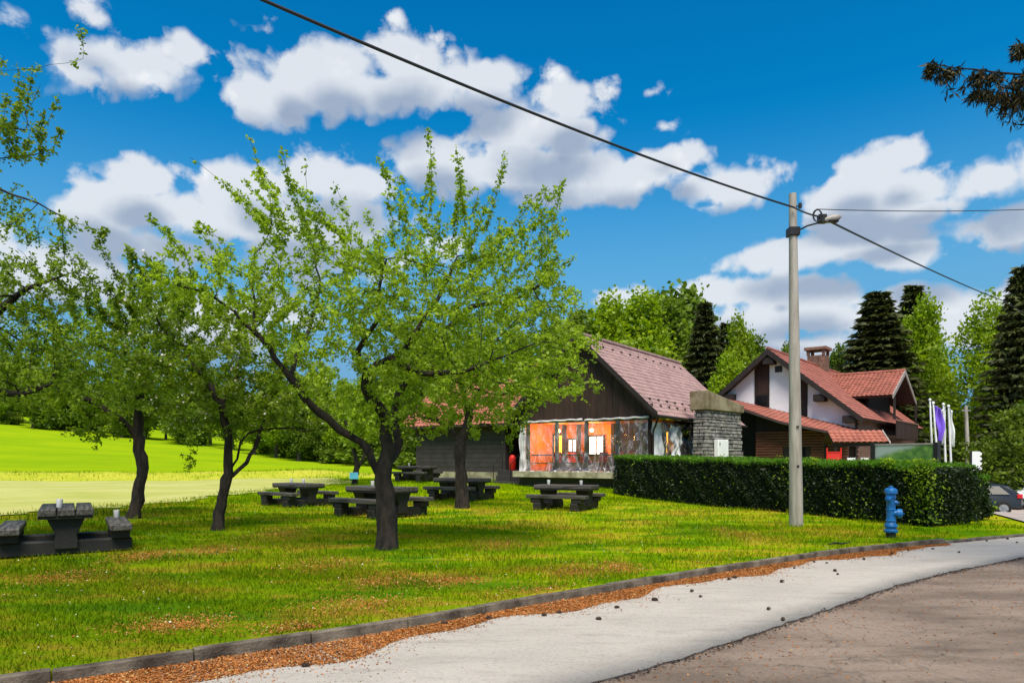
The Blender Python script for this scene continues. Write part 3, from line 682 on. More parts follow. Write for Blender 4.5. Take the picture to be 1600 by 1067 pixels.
apple('apple tree with gnarled bare trunk standing before the plastic-covered porch', 23.1, 722, 793,
 [(None, [(722,796,0),(722,770,0),(720,745,0),(720,720,0),(718,700,0),(726,675,0),(733,650,0)]),
  (0, [(733,650,0),(742,625,.2),(760,600,.4),(780,570,.6)]),
  (0, [(720,690,0),(700,665,.2),(680,655,.4),(655,650,.5)]),
  (0, [(733,650,0),(725,610,-.2),(710,570,-.3),(690,540,-.4)]),
  (0, [(726,675,0),(760,660,.4),(785,675,.6),(800,695,.8)])],
 [(720,600,80,60,0,2.2,1),(780,610,60,55,.4,1.8,.8),(660,620,50,50,.3,1.6,.9),(700,560,70,40,-.3,1.6,.8),(800,680,18,22,.8,.5,.5),(665,680,20,30,.3,.7,.6),(820,640,30,30,.5,.8,.7)],
 1600, .19, 22000, .10, step=.28, di=2.0, dk=.42, spread=.2)
apple('small apple tree with a light blue board on its trunk', 36, 555, 765,
 [(None, [(552,768,0),(556,745,0),(557,725,0)]), (0, [(557,725,0),(552,700,0),(545,670,.3),(530,640,.5)]), (0, [(556,740,0),(568,715,.3),(580,690,.5),(590,650,.6)])],
 [(555,650,65,45,0,2.2,1),(520,620,50,40,.5,1.6,.8),(600,640,40,40,.3,1.6,.8)], 600, .15, 9000, .15, step=.35, di=2.5, dk=.6, spread=.3)
apple('apple tree at the left edge of the lawn reaching twigs into the sky', 12.5, -150, 850,
 [(None, [(-150,855,0),(-140,780,0),(-150,700,0),(-140,650,0)]),
  (0, [(-140,650,0),(-80,560,0),(-20,500,.1),(40,450,.1),(100,430,.2)]),
  (0, [(-140,650,0),(-130,520,.3),(-100,400,.4),(-60,300,.4),(0,295,.3),(60,320,.3),(120,350,.3),(160,365,.3)]),
  (2, [(-100,400,.4),(-90,260,.3),(-60,160,.2),(-20,112,.1),(40,108,.1),(100,100,.1),(130,92,.1)]),
  (3, [(-60,160,.2),(-30,190,.2),(10,200,.3),(60,205,.3)]),
  (2, [(-60,300,.4),(-30,250,.6),(20,245,.6),(80,240,.6)]),
  (1, [(-80,560,0),(-30,600,-.4),(30,620,-.6),(80,600,-.6)])],
 [(20,560,110,80,-.3,1.8,1.1),(-40,480,110,90,0,1.8,1),(40,440,110,60,.1,1.4,.85),(90,420,60,40,.2,.9,.6),(30,370,90,40,.3,1,.4),(-60,340,70,60,.3,1.2,.5),(20,200,50,50,.2,.7,.30),(-60,200,60,80,.2,1,.3),(30,250,50,25,.5,.6,.3),(70,600,50,50,-.5,.9,.8)],
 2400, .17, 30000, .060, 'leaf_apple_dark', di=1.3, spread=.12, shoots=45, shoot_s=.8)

# ------------------------------------------------------------------ background trees
def far_tree(kind, h, rad, n, lm, size, label=None, name=None, cat='tree', group=None, lobes=9, low=.18):
    root = empty(name or 'broadleaf_tree', (0, 0, 0), 0, label, cat, group)
    mb = MB(); lean = [random.uniform(-.3, .3) for _ in range(2)]
    pts = [(lean[0]*t_*t_, lean[1]*t_*t_, h*.9*t_) for t_ in (0, .15, .35, .55, .8, 1)]
    r0 = max(.10, h*.018); mb.tube(pts, [r0*1.3, r0, r0*.8, r0*.6, r0*.3, .02], 7, .1)
    if kind == 'leafy':
        C = []
        for i in range(lobes):
            f = (i+.5)/lobes; z = h*(low+.05+(.93-low)*f); rr = rad*math.sin(math.pi*min(1, (f*.80+.17)))*.8
            a = i*2.4+random.random(); C.append((rr*.55*math.cos(a), rr*.55*math.sin(a), z, max(rr*.75, rad*.28), h*.13))
            mb.tube([(pts[2][0], pts[2][1], z*.65), (rr*.25*math.cos(a), rr*.25*math.sin(a), z*.85), (rr*.6*math.cos(a), rr*.6*math.sin(a), z)], [r0*.4, r0*.25, .02], 5)
        C = np.array(C); k = rng.integers(0, lobes, n); v = unit(rng.normal(size=(n, 3)))*(rng.random((n, 1))**.33)
        # small clumps around the lobe surfaces
        ncl = max(30, n//14); kc = rng.integers(0, lobes, ncl); vc = unit(rng.normal(size=(ncl, 3)))*(.62+.45*rng.random((ncl, 1)))
        cc = C[kc, :3]+vc*np.stack([C[kc, 3], C[kc, 3], C[kc, 4]], 1); j = rng.integers(0, ncl, n)
        pos = cc[j]+rng.normal(size=(n, 3))*size*1.15; tint = np.clip(rng.random(ncl)[j]*.7+.35*rng.random(n), 0, 1)
        leaves('crown', pos, size, M[lm], root, .8, .2, .1, tint=tint)
    else:
        # spruce: whorls of drooping boughs carrying hanging twigs
        pos = []; dirs = []; nb_ = n//26; tints = []
        for i in range(nb_):
            f = (i/nb_)**.85; z = h*(low*.5+(1-low*.5)*f); tier = h/26; z = z+(round(z/tier)*tier-z)*.8+random.uniform(-.1, .1); L = rad*(1-f)**.85*random.uniform(.55, 1.2)+.12; a = i*2.39996+random.uniform(-.3, .3)
            dirn = np.array([math.cos(a), math.sin(a), 0]); t_ = rng.random(26)**.7
            p = dirn[None]*(L*t_)[:, None]; p[:, 2] = z-L*.42*t_+L*.26*t_*t_
            side_ = np.array([-dirn[1], dirn[0], 0]); sw = rng.normal(size=26)*L*.17*(1.15-t_); p += side_[None]*sw[:, None]
            pos.append(p); dd = dirn[None]*.8+side_[None]*np.sign(sw)[:, None]*.6+np.array([0, 0, -.35])[None]; dirs.append(dd); tints.append(np.full(26, random.random()))
            if i % 3 == 0: mb.tube([(0, 0, z), tuple(dirn*L*.5+np.array([0, 0, z-L*.09]))], [r0*.2*(1-f)+.01, .01], 4)
        pos = np.concatenate(pos); dirs = np.concatenate(dirs); tints = np.clip(np.concatenate(tints)*.6+rng.random(len(pos))*.4, 0, 1)
        leaves('crown', pos, size, M[lm], root, .42, .3, .25, tint=tints, dirs=dirs)
    mb.build('trunk', M['bark_far'], root, smooth=True)
    return root
used = {}
def place(proto, x, y_top, Y, h0, label=None, group=None, sx=1., base=None):
    """set a tree of native height h0 at distance Y so that its top reaches row y_top"""
    X = (x-800)*Y/F; zb = float(H(X, Y)) if base is None else base; s = (EYE+(HZ-y_top)*Y/F-zb)/h0
    t_ = proto if not used.get(proto.name) else copy_tree(proto); used[proto.name] = True
    t_.location = (X, Y, zb-.05); t_.scale = (s*sx, s*sx, s); t_.rotation_euler = (0, 0, random.uniform(0, 6.28))
    if label: t_['label'] = label
    if group: t_['group'] = group
    return t_
pa = far_tree('leafy', 16, 4.2, 15000, 'leaf_bright', .32, name='broadleaf_tree')
pb = far_tree('leafy', 16, 3.2, 13000, 'leaf_mid', .32, name='broadleaf_tree', lobes=11)
pc = far_tree('leafy', 12, 4.4, 8000, 'leaf_deep', .42, name='broadleaf_tree', lobes=8, low=.05)
ps = far_tree('spruce', 17, 3.3, 26000, 'needle', .40, name='spruce_tree', low=.1)
ps2 = far_tree('spruce', 17, 2.7, 20000, 'needle', .38, name='spruce_tree', low=.08)
pd = far_tree('leafy', 18, 5.5, 15000, 'leaf_bright', .28, name='broadleaf_tree', lobes=15, low=.2)
G1 = 'green broadleaf trees behind the dark gabled house'
for (x, yt, Y, p_, sx, lab) in [
    (900,498,60,pb,1,'green tree rising right behind the peak of the dark gabled house'),(948,480,62,pa,1,'bright green tree above the near end of the pink roof ridge'),(1000,476,66,pa,1.1,'bright green round tree above the middle of the pink roof ridge'),
    (1045,486,74,pb,1.1,'green tree between the bright round tree and the dark spruce'),(1072,470,92,pc,1,'darker tall tree peeping over the green row left of the spruce'),
    (1156,512,66,pa,.62,'narrow bright green tree right of the small dark spruce'),(1140,565,55,pa,.9,'low bright yellow green tree between the two houses'),(1180,540,80,pb,.9,'green tree showing behind the white chalet gable'),
    (1230,548,85,pb,.8,'pale green treetop behind the concrete pole and chalet roof'),(1310,552,90,pb,.8,'green treetop over the chalet ridge beside the brick chimney'),
    (860,520,64,pb,1.1,None),(815,535,60,pa,1,None),(765,545,66,pb,1,None),(720,555,62,pa,1,None),(670,560,60,pb,1.2,None),(625,575,66,pa,1.1,None)]:
    place(p_, x, yt, Y, 12 if p_ is pc else 16, lab or 'green broadleaf tree half hidden behind the largest apple tree crown', G1 if lab else 'broadleaf trees hidden behind the largest apple tree', sx)
for (x, yt, Y, p_, sx, lab) in [(1101,474,64,ps,1.15,'tall dark spruce between the pink roof and the white chalet'),(1134,506,72,ps2,1.15,'smaller dark spruce right beside the tall spruce behind the pink roof'),
    (1372,458,62,ps,1.75,'broad dark spruce standing behind the chalet chimney and dormer'),(1428,448,78,ps2,1.5,'tall spruce tip rising behind the bright tree right of the broad spruce'),
    (1597,418,50,ps,1.15,'tall dark spruce cut by the right edge of the picture'),(1470,560,70,ps,1.2,'dark spruce behind the purple flag'),(1530,600,72,ps2,1.3,'shaded dark spruce behind the far utility pole'),
    (1580,560,66,ps,1.3,'dark spruce in the shade above the parked cars'),(1625,520,60,ps,1.2,'dark spruce at the right edge above the green bush'),(1415,560,72,ps,1.2,'dark spruce behind the chalet dormer gable')]:
    place(p_, x, yt, Y, 17, lab, 'dark spruces behind the houses', sx)
place(pa, 1443, 486, 70, 16, 'tall bright green larch-like tree between the spruce and the flags', G1, .75)
place(pd, 1548, 482, 58, 18, 'wide airy green tree rising over the parked cars at the right', None, 1.0)
place(pd, 1610, 500, 64, 18, 'airy green tree cut by the right edge behind the spruce', None, .9)
# distant wood behind the meadow, tree by tree
lab = 'broadleaf tree in the wood edge behind the meadow'
for i, x in enumerate(np.linspace(-260, 640, 27)):
    yt = np.interp(x, [-260, 0, 200, 400, 560, 640], [545, 560, 590, 615, 610, 590])+random.uniform(-22, 22); Y = np.interp(x, [-200, 300, 640], [95, 90, 66])+random.uniform(-4, 6)
    place((pc if x < 330 else pa, pb, pb if x > 200 else pc, pa)[i % 4], x, yt, Y, 12 if (i % 4 in (0, 2) and (pc if x < 330 else pa, 0, pb if x > 200 else pc)[i % 4] is pc) else 16, lab, 'wood edge behind the meadow', 1.35 if i % 2 == 0 else 1.2)
lab = 'broadleaf tree in the second row of the wood behind the meadow'
for i, x in enumerate(np.linspace(-200, 1000, 20)):
    place((pc, pb)[i % 2], x, 600+random.uniform(-20, 15), 115, (12, 16)[i % 2], lab, 'second row of the wood behind the meadow', 1.5)
lab = 'dark tree in the shaded wood beyond the parking court'
for i, x in enumerate(np.linspace(1380, 1720, 9)):
    place((pc, ps2)[i % 2], x, 640+random.uniform(-15, 15), 84, (12, 17)[i % 2], lab, 'shaded wood beyond the parking court', 1.6)
# bushes
bush = far_tree('leafy', 4, 2.6, 5000, 'leaf_mid', .26, name='bush', cat='bush', lobes=8, low=.0)
bush2 = far_tree('leafy', 4, 2.6, 16000, 'leaf_mid', .115, name='bush', cat='bush', lobes=10, low=.0)
place(bush2, 1612, 632, 38, 4, 'green leafy bush at the right edge above the parked cars', None, 1.0)
lab = 'low bush at the foot of the wood behind the meadow'
for (x, yt, Y) in [(420,690,84),(460,688,80),(500,680,78),(540,690,72),(580,680,68),(620,690,64),(655,700,60),(300,665,90),(100,640,92),(20,645,92),(200,650,92)]:
    b_ = place(bush, x, yt, Y, 4, lab, 'low bushes at the foot of the wood', 1.8)
# spruce whose boughs hang into the top right corner; its trunk stands outside the picture
def near_spruce():
    o = np.array([9.6, 9.3, -.13]); root = empty('spruce_tree', o, 0, 'overhanging spruce whose drooping brown boughs hang in the top right corner', 'tree')
    mb = MB(); mb.tube([(0, 0, 0), (.02, 0, 3), (0, .03, 7), (0, 0, 11), (0, 0, 15)], [.30, .25, .20, .13, .03], 10, .08)
    pos = []; dirs = []
    def bough(z, ang, L, rise=.1):
        d = np.array([math.cos(ang), math.sin(ang), 0]); s_ = np.array([-d[1], d[0], 0]); pts_ = []
        for i in range(15):
            t_ = i/14; pts_.append(d*L*t_+np.array([0, 0, z+rise*L*t_-.10*L*math.sin(t_*2.6)])+rng.normal(size=3)*.01)
        mb.tube(pts_, [.035*(1-i/14)+.006 for i in range(15)], 5)
        for i in range(2, 15):
            for q in range(10):
                t_ = (i+random.random()-.5)/14; p = np.array(pts_[i])*(1)+d*random.uniform(-.12, .12)
                ln = random.uniform(.25, .72)*(1.05-.75*abs(t_-.25)) if t_ < .93 else .14; sw = random.uniform(-.22, .22)*L*.45*(1.1-t_)
                e = p+s_*sw+np.array([0, 0, -ln])+d*random.uniform(0, .12); mid = (p+e)/2+s_*sw*.3+np.array([0, 0, ln*.12])
                mb.tube([p, mid, e], [.006, .005, .003], 3)
                for w_ in range(36):
                    f = random.random(); c = (p*(1-f)+mid*f) if random.random() < .5 else (mid*(1-f)+e*f); pos.append(c+rng.normal(size=3)*.012); dirs.append(unit(e-p)*1.1+rng.normal(size=3)*.6)
    bough(7.27, math.pi-.04, 3.95, -.005); bough(7.12, math.pi+.14, 3.2, .0); bough(7.05, math.pi-.22, 3.0, .02); bough(6.95, math.pi+.02, 2.6, .02); bough(9.45, math.pi-.02, 3.6, -.04); bough(9.5, math.pi+.2, 3.4, .0)
    for i in range(30):
        z_ = 3.6+i*.36; an = (i*2.4) % 6.283
        if z_ < 9.9: an = -1.9+(i*.618 % 1)*3.1
        bough(z_, an, 3.9*(1-i/36)+.3, -.02)
    mb.build('trunk', M['bark'], root, smooth=True)
    leaves('crown', np.array(pos), .085, M['needle_near'], root, .20, 0, .2, dirs=np.array(dirs))
near_spruce()

# ------------------------------------------------------------------ hedges
def hedge(A, B, thick, h0, h1, label, shoots, n):
    A = np.array(A); B = np.array(B); L = np.linalg.norm(B-A); d = (B-A)/L; nn = np.array([-d[1], d[0]])
    if nn[1] < 0: nn = -nn          # away from the camera
    root = empty('hedge', (A[0], A[1], float(H(A[0], A[1]))), 0, label, 'hedge', 'clipped hedges between lawn and houses')
    zb = float(H(A[0], A[1]))
    def W_(u, v, z): return np.stack([d[0]*u+nn[0]*v, d[1]*u+nn[1]*v, z], -1)
    hh = lambda u: h0+(h1-h0)*u/L+.025*np.sin(u*2.1)+.02*np.sin(u*5.3)+.012*np.sin(u*11)-zb
    gz = lambda u, v: H(A[0]+d[0]*u+nn[0]*v, A[1]+d[1]*u+nn[1]*v)-zb
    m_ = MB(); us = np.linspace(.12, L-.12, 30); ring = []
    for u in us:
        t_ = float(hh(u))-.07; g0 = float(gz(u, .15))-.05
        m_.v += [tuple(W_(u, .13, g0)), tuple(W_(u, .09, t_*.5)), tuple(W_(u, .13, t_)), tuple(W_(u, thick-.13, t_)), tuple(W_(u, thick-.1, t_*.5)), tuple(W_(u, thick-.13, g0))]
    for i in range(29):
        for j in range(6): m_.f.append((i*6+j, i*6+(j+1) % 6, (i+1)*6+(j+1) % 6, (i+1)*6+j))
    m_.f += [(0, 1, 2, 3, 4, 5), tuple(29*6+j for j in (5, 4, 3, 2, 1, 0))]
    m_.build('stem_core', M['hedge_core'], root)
    # foliage on front, top, ends
    fr = int(n*.62); u = rng.uniform(0, L, fr); t_ = rng.random(fr); top = hh(u); z = gz(u, 0)+.06+t_*(top-.08-gz(u, 0))
    v = .10-.05*np.sin(u*3.1+z*4)-.04*np.sin(u*8+z*9)+rng.normal(size=fr)*.035-.06*np.sin(t_*3.14)
    bk = rng.random(fr) < .12; v = np.where(bk, thick-v, v)
    pf = W_(u, v, z)
    en = int(n*.12); ue = np.where(rng.random(en) < .5, 0, L)+rng.normal(size=en)*.05; ve = rng.uniform(0, thick, en); ze = rng.random(en)*(hh(ue)-.05); pe = W_(ue, ve, ze)
    leaves('foliage', np.concatenate([pf, pe]), .060, M['hedge_leaf'], root, .6, .1, .2)
    tn = int(n*.42); u = rng.uniform(-.03, L+.03, tn); v = rng.uniform(0.0, thick, tn); z = hh(u)+rng.normal(size=tn)*.022-.11*(np.abs(v/thick*2-1)**6)
    pt = W_(u, v, z)
    # the fresh growth fringe spills a little down the front edge
    tf = int(n*.10); u = rng.uniform(0, L, tf); z = hh(u)-np.abs(rng.normal(size=tf))*.07; v = .03+rng.normal(size=tf)*.03; pt = np.concatenate([pt, W_(u, v, z)])
    sh = []
    for (su, sz, rad, k) in shoots:
        uu = su+rng.normal(size=k)*rad*.8; zz = sz+rng.normal(size=k)*rad; vv = -.02+rng.normal(size=k)*.05
        sh.append(W_(uu, vv, np.clip(zz, .05, hh(uu)+.12)))
    d_ = np.tile(np.array([0, 0, .7]), (len(pt), 1))
    leaves('fresh_growth', pt, .048, M['hedge_shoot'], root, .55, 0, 0, dirs=d_)
    if sh: leaves('climbing_shoots', np.concatenate(sh), .062, M['leaf_apple'], root, .7, .1, .2)
    return root
LH = math.hypot(5.5, 13.7)
hedge((4.35,30.2), (9.86,16.6), 1.7, 1.70, 1.46, 'long clipped hedge running in front of the houses behind the concrete pole',
      [(LH-.25,.5,.35,420),(LH-.3,1.15,.25,420),(LH-4.6,1.2,.30,60),(LH-4.2,.7,.5,80),(LH-2.6,.55,.5,90),(LH-1.9,.3,.3,70),(LH-1.2,1.45,.10,130),(1.5,.8,.5,50),(4.5,.7,.7,40),(7,.9,.6,40),(LH-3.6,1.48,.08,120)], 60000)
hedge((10.78,17.35), (12.75,18.75), 1.5, 1.25, 1.18, 'short clipped hedge block at the right end beside the parked cars',
      [(2.5,.25,.12,60),(.6,.8,.15,60),(1.2,.5,.2,60),(.4,.3,.2,60)], 17000)

# ------------------------------------------------------------------ roofs
def roof(parent, e0, along, up, L, S, m, tw=.27, te=.34, pred=None, name='roof', thick=.14, rise=.045):
    """pitched roof plane: eave corner e0, unit vectors along the eave and up the slope; tiles laid in courses on a deck"""
    e0, along, up = (np.array(q, float) for q in (e0, along, up)); nn = np.cross(along, up); nn /= np.linalg.norm(nn)
    if nn[2] < 0: nn = -nn
    mb = MB()
    def q(a, b, c): return tuple(e0+along*a+up*b+nn*c)
    if pred is None:
        mb.add([q(0, 0, -thick), q(L, 0, -thick), q(L, S, -thick), q(0, S, -thick), q(0, 0, 0), q(L, 0, 0), q(L, S, 0), q(0, S, 0)], [(3, 2, 1, 0), (4, 5, 6, 7), (0, 1, 5, 4), (1, 2, 6, 5), (2, 3, 7, 6), (3, 0, 4, 7)])
    else:
        a0, a1 = pred   # left limit at eave and at ridge (a trapezium)
        mb.add([q(a0, 0, -thick), q(L, 0, -thick), q(L, S, -thick), q(a1, S, -thick), q(a0, 0, 0), q(L, 0, 0), q(L, S, 0), q(a1, S, 0)], [(3, 2, 1, 0), (4, 5, 6, 7), (0, 1, 5, 4), (1, 2, 6, 5), (2, 3, 7, 6), (3, 0, 4, 7)])
    deck = mb.build(name, M['roof_under'], parent)
    t_ = MB(); nr = int(round(S/te)); te = S/nr
    nc = int(round(L/tw)); tw = L/nc
    for i in range(nr):
        for j in range(nc):
            a = j*tw; b = i*te-.02
            if pred is not None and a < pred[0]+(pred[1]-pred[0])*(i+.5)/nr: continue
            jz = random.uniform(-.006, .006); z0 = (.045 if rise > .025 else .030)+jz; z1 = .008
            vs = []
            for (bb, zz) in ((b, z0), (b+te+.03, z1)):
                for (fa, fz) in ((.02, 0), (.3, rise), (.7, rise), (.98, 0)): vs.append(q(a+fa*tw, bb, zz+fz))
            for (fa, fz) in ((.02, 0), (.3, rise), (.7, rise), (.98, 0)): vs.append(q(a+fa*tw, b, z0+fz-.035))
            t_.add(vs, [(0, 1, 5, 4), (1, 2, 6, 5), (2, 3, 7, 6), (8, 9, 1, 0), (9, 10, 2, 1), (10, 11, 3, 2)])
    o = t_.build('roof_tiles', m, deck); o['kind'] = 'stuff'
    return deck
def ridge_caps(parent, a, b, m, r=.13, step=.36):
    a = Vector(a); b = Vector(b); L = (b-a).length; n = int(L/step); d = (b-a)/L; mb = MB()
    for i in range(n):
        p = a+d*(i*step); e = p+d*(step*1.04); mb.tube([p+Vector((0, 0, .01)), e], [r*1.05, r*.92], 8)
    o = mb.build('ridge_tiles', m, parent); o['kind'] = 'stuff'; return o

# ------------------------------------------------------------------ the dark gabled house with the plastic-covered porch
A1 = R(-35); h1 = empty('gabled_house', (6.34, 31.0, 0), A1, 'dark timber gabled house with dull pink roof and porch wrapped in clear plastic', 'house')
EZ, RZ, WD, LEN = 3.54, 7.49, 8.11, 13.0; SL = math.hypot(WD/2, RZ-EZ); ux = (WD/2)/SL; uz = (RZ-EZ)/SL
r_ = roof(h1, (0, 0, EZ), (0, 1, 0), (-ux, 0, uz), LEN, SL, M['tile_pink'], .25, .30, rise=.022)
sg = MB()
for k in range(13):
    for (row, off) in ((.60, 0), (1.05, .5), (4.9, .2)):
        y = .5+k+off; 
        if y < LEN-.3: sg.box(-.02-(row*ux)-.06, -.02-(row*ux)+.06, y, y+.07, EZ+row*uz+.02, EZ+row*uz+.13)
sg.build('snow_guards', M['black_metal'], r_)
roof(h1, (-WD, 0, EZ), (0, 1, 0), (ux, 0, uz), LEN, SL, M['tile_pink'], .5, .6, rise=.022)
ridge_caps(r_, (-WD/2, 0, RZ+.05), (-WD/2, LEN, RZ+.05), M['tile_pink'])
for s_, nm in ((1, 0), (-1, 1)):
    x0 = 0 if s_ == 1 else -WD
    mb = MB(); mb.prism([(x0+.08*s_, EZ-.12), (x0+.08*s_, EZ+.12), (-WD/2, RZ+.10), (-WD/2, RZ-.20), ], -.05, -.003); mb.build('bargeboard', M['brown_dark'], h1)
xx = -WD+.25
while xx < -.3:
    w_ = .29; xm = xx+w_/2; hz = RZ-.2-abs(xm+WD/2)*uz/ux
    zl = RZ-.17-abs(xx+WD/2)*uz/ux; zr = RZ-.17-abs(xx+w_-.012+WD/2)*uz/ux; dp = random.uniform(0, .012)
    MB().prism([(xx, 3.5), (xx+w_-.012, 3.5), (xx+w_-.012, zr), (xx, zl)], .46+dp, .50+dp).build('board', M['brown'], h1)
    xx += w_
MB().box(-7.9, -.2, .40, .58, 3.36, 3.498).build('beam', M['brown_dark'], h1)
MB().box(-7.75, -.3, .05, 12.7, .69, .98).build('floor_slab', M['slab'], h1, bevel=.01)
MB().box(-7.6, -.45, .5, 12.6, -.4, .687).build('foundation', M['mortar'], h1)
# side wall and rear
MB().box(-.55, -.42, 5.2, 12.6, .985, 3.45).build('side_wall', M['brown_dark'], h1)
MB().box(-7.45, -3.6, 3.5, 3.6, .985, 3.39).build('inner_wall', M['orange_wood'], h1); MB().box(-3.59, -.56, 3.5, 3.6, .985, 3.39).build('inner_wall', M['brown'], h1)
MB().box(-7.6, -7.46, .6, 12.6, .985, 3.5).build('inner_wall', M['orange_wood'], h1)
MB().box(-7.45, -.56, .67, 6.79, 3.40, 3.46).build('ceiling', M['orange_wood'], h1)
MB().box(-7.6, -.42, 12.61, 12.75, -.4, 3.5).build('rear_wall', M['brown_dark'], h1)
for (x0, x1, z0, z1, mm) in ((-7.35,-6.85,1.9,2.85,'curtain_lit'),(-6.45,-6.0,2.0,2.6,'window_lit'),(-5.2,-4.4,1.85,2.75,'window_lit'),(-1.1,-.85,1.9,2.9,'curtain_lit')):
    wn = MB(); wn.box(x0-.09, x1+.09, 3.40, 3.49, z0-.09, z0); wn.box(x0-.09, x1+.09, 3.40, 3.49, z1, z1+.09); wn.box(x0-.09, x0, 3.40, 3.49, z0, z1); wn.box(x1, x1+.09, 3.40, 3.49, z0, z1); wn.box((x0+x1)/2-.03, (x0+x1)/2+.03, 3.41, 3.48, z0, z1)
    wn = wn.build('window', M['brown'], h1); MB().box(x0, x1, 3.445, 3.465, z0, z1).build('pane', M[mm], wn)
POSTS = [-.55, -2.15, -3.8, -5.45, -7.15]
for x in POSTS: MB().box(x-.08, x+.08, .50, .66, .985, 3.355).build('post', M['brown_dark'], h1, bevel=.01)
for y in (2.2, 3.7, 5.1): MB().box(-.62, -.48, y-.07, y+.07, .985, 3.4).build('post', M['brown_dark'], h1, bevel=.01)
rl = MB(); rl.box(-7.05, -.6, .70, .76, 1.75, 1.82); rl.box(-7.05, -.6, .70, .76, 1.35, 1.40); rl.build('railing', M['brown_dark'], h1)
def crumple(name, m, p0, p1, z0, z1, nx, nz, amp, seed, out_n, bag=.0, parent=None, flare=0):
    """hanging sheet of foil between p0 and p1 (local xy), creased, gathered at the foot"""
    r_ = np.random.default_rng(seed); p0 = np.array(p0, float); p1 = np.array(p1, float); o_ = np.array(out_n, float)
    U, Z = np.meshgrid(np.linspace(0, 1, nx), np.linspace(0, 1, nz), indexing='ij'); D = 0*U
    for _ in range(26):
        a = r_.uniform(-14, 14); b = r_.uniform(-9, 9); ph = r_.uniform(0, 6.28); D += np.abs(np.sin(a*U+b*Z+ph+.8*np.sin(3*U+2*Z+ph)))*r_.uniform(.2, 1)
    D = (D-D.mean())/D.std()*amp; D *= np.clip(1.3*np.sqrt(np.sin(np.pi*np.clip(Z, .02, .98))), .3, 1)
    D += bag*np.exp(-((Z-.03)/.06)**2)+flare*(1-Z)**2
    pts = p0[None, None]*(1-U[..., None])+p1[None, None]*U[..., None]+o_[None, None]*D[..., None]
    zz = z0+(z1-z0)*Z-.05*np.sin(U*3.14)*(Z > .97)
    V = np.concatenate([pts, zz[..., None]], -1).reshape(-1, 3); i = np.arange(nx-1)[:, None]*nz+np.arange(nz-1)[None]
    return npmesh(name, V, np.stack([i, i+nz, i+nz+1, i+1], -1).reshape(-1, 4), m, parent, smooth=True)
for k in range(4):
    x1, x0 = POSTS[k], POSTS[k+1]
    crumple('plastic_sheet', M['plastic'], (x0, .38), (x1, .38), .93, 3.42, 40, 44, .035, 11+k, (0, -1), .08, h1)
    crumple('sheet_hem', M['white_sheet'], (x0, .33), (x1, .33), .86, 1.05, 46, 6, .05, 31+k, (0, -1), .05, h1)
crumple('sheet_hem', M['white_sheet'], (-7.5, .34), (-7.15, .34), .86, 3.3, 10, 40, .05, 77, (0, -1), .05, h1)
for (a, b) in ((-7.2, -3.9), (-3.75, -.5)):
    tr_ = MB(); n = 20; tr_.tube([(a+(b-a)*i/n, .34-.02*math.sin(i*2.1), 3.43+.05*(i/n if a > -5 else i/n*.9)+.015*math.sin(i*1.3)) for i in range(n+1)], .05, 8, .3); tr_.build('rolled_sheet', M['white_sheet'], h1, smooth=True)
crumple('sheet_hem', M['white_sheet'], (-.38, .5), (-.38, 1.5), .9, 3.3, 14, 30, .04, 91, (1, 0), 0, h1, .25)
crumple('plastic_sheet', M['plastic'], (-.36, 1.4), (-.36, 5.3), .9, 3.35, 50, 40, .07, 92, (1, 0), .05, h1, .15)
crumple('sheet_hem', M['white_sheet'], (-.34, 2.5), (-.34, 3.7), .95, 3.2, 20, 30, .10, 93, (1, 0), 0, h1, .1)
crumple('sheet_hem', M['white_sheet'], (-.30, 8.3), (-.30, 9.1), .9, 3.3, 26, 30, .10, 94, (1, 0), 0, h1, .1)
gt = MB(); gt.tube([(.07, -.05, EZ-.05), (.07, LEN, EZ-.05)], .07, 8); gt.tube([(.05, .1, EZ-.1), (-.2, .42, EZ-.45), (-.33, .45, EZ-.7), (-.33, .45, .1)], .045, 8); gt.build('gutter', M['brown_dark'], h1, smooth=True)
MB().box(-7.44, -.57, 3.36, 3.395, .985, 1.70).build('shade_panel', M['brown'], h1)  # added dark panel, standing in for the shade low on the inner wall
for xq in (-6.65, -5.75, -3.75, -2.4): MB().box(xq-.09, xq+.09, 3.2, 3.35, .985, 3.39).build('inner_post', M['brown'], h1)
# lamps inside, lit
lampL = []
for (x, y, e) in ((-6.2, 2.0, 70), (-4.4, 2.2, 70)):
    wp = Matrix.Translation((6.34, 31, 0)) @ Matrix.Rotation(A1, 4, 'Z') @ Vector((x, y, 2.95))
    la = empty('pendant_lamp', wp, 0, 'glowing pendant lamp hanging left behind the porch plastic' if x < -5 else 'glowing pendant lamp hanging right behind the porch plastic', 'lamp', 'pendant lamps behind the porch plastic')
    MB().lathe([(.02, .0), (.06, .01), (.09, .06), (.08, .13), (.02, .17)], 14).build('lamp_shade', M['lamp_glow'], la, smooth=True)
    MB().tube([(0, 0, .17), (0, 0, .45)], .008, 5).build('cord', M['wire'], la)
    pl = bpy.data.lights.new('porch_light', 'POINT'); pl.energy = e; pl.color = (1, .50, .14); pl.shadow_soft_size = .2; po = bpy.data.objects.new('porch_light', pl); COL.objects.link(po); po.parent = la; po.location = (0, 0, -.15)
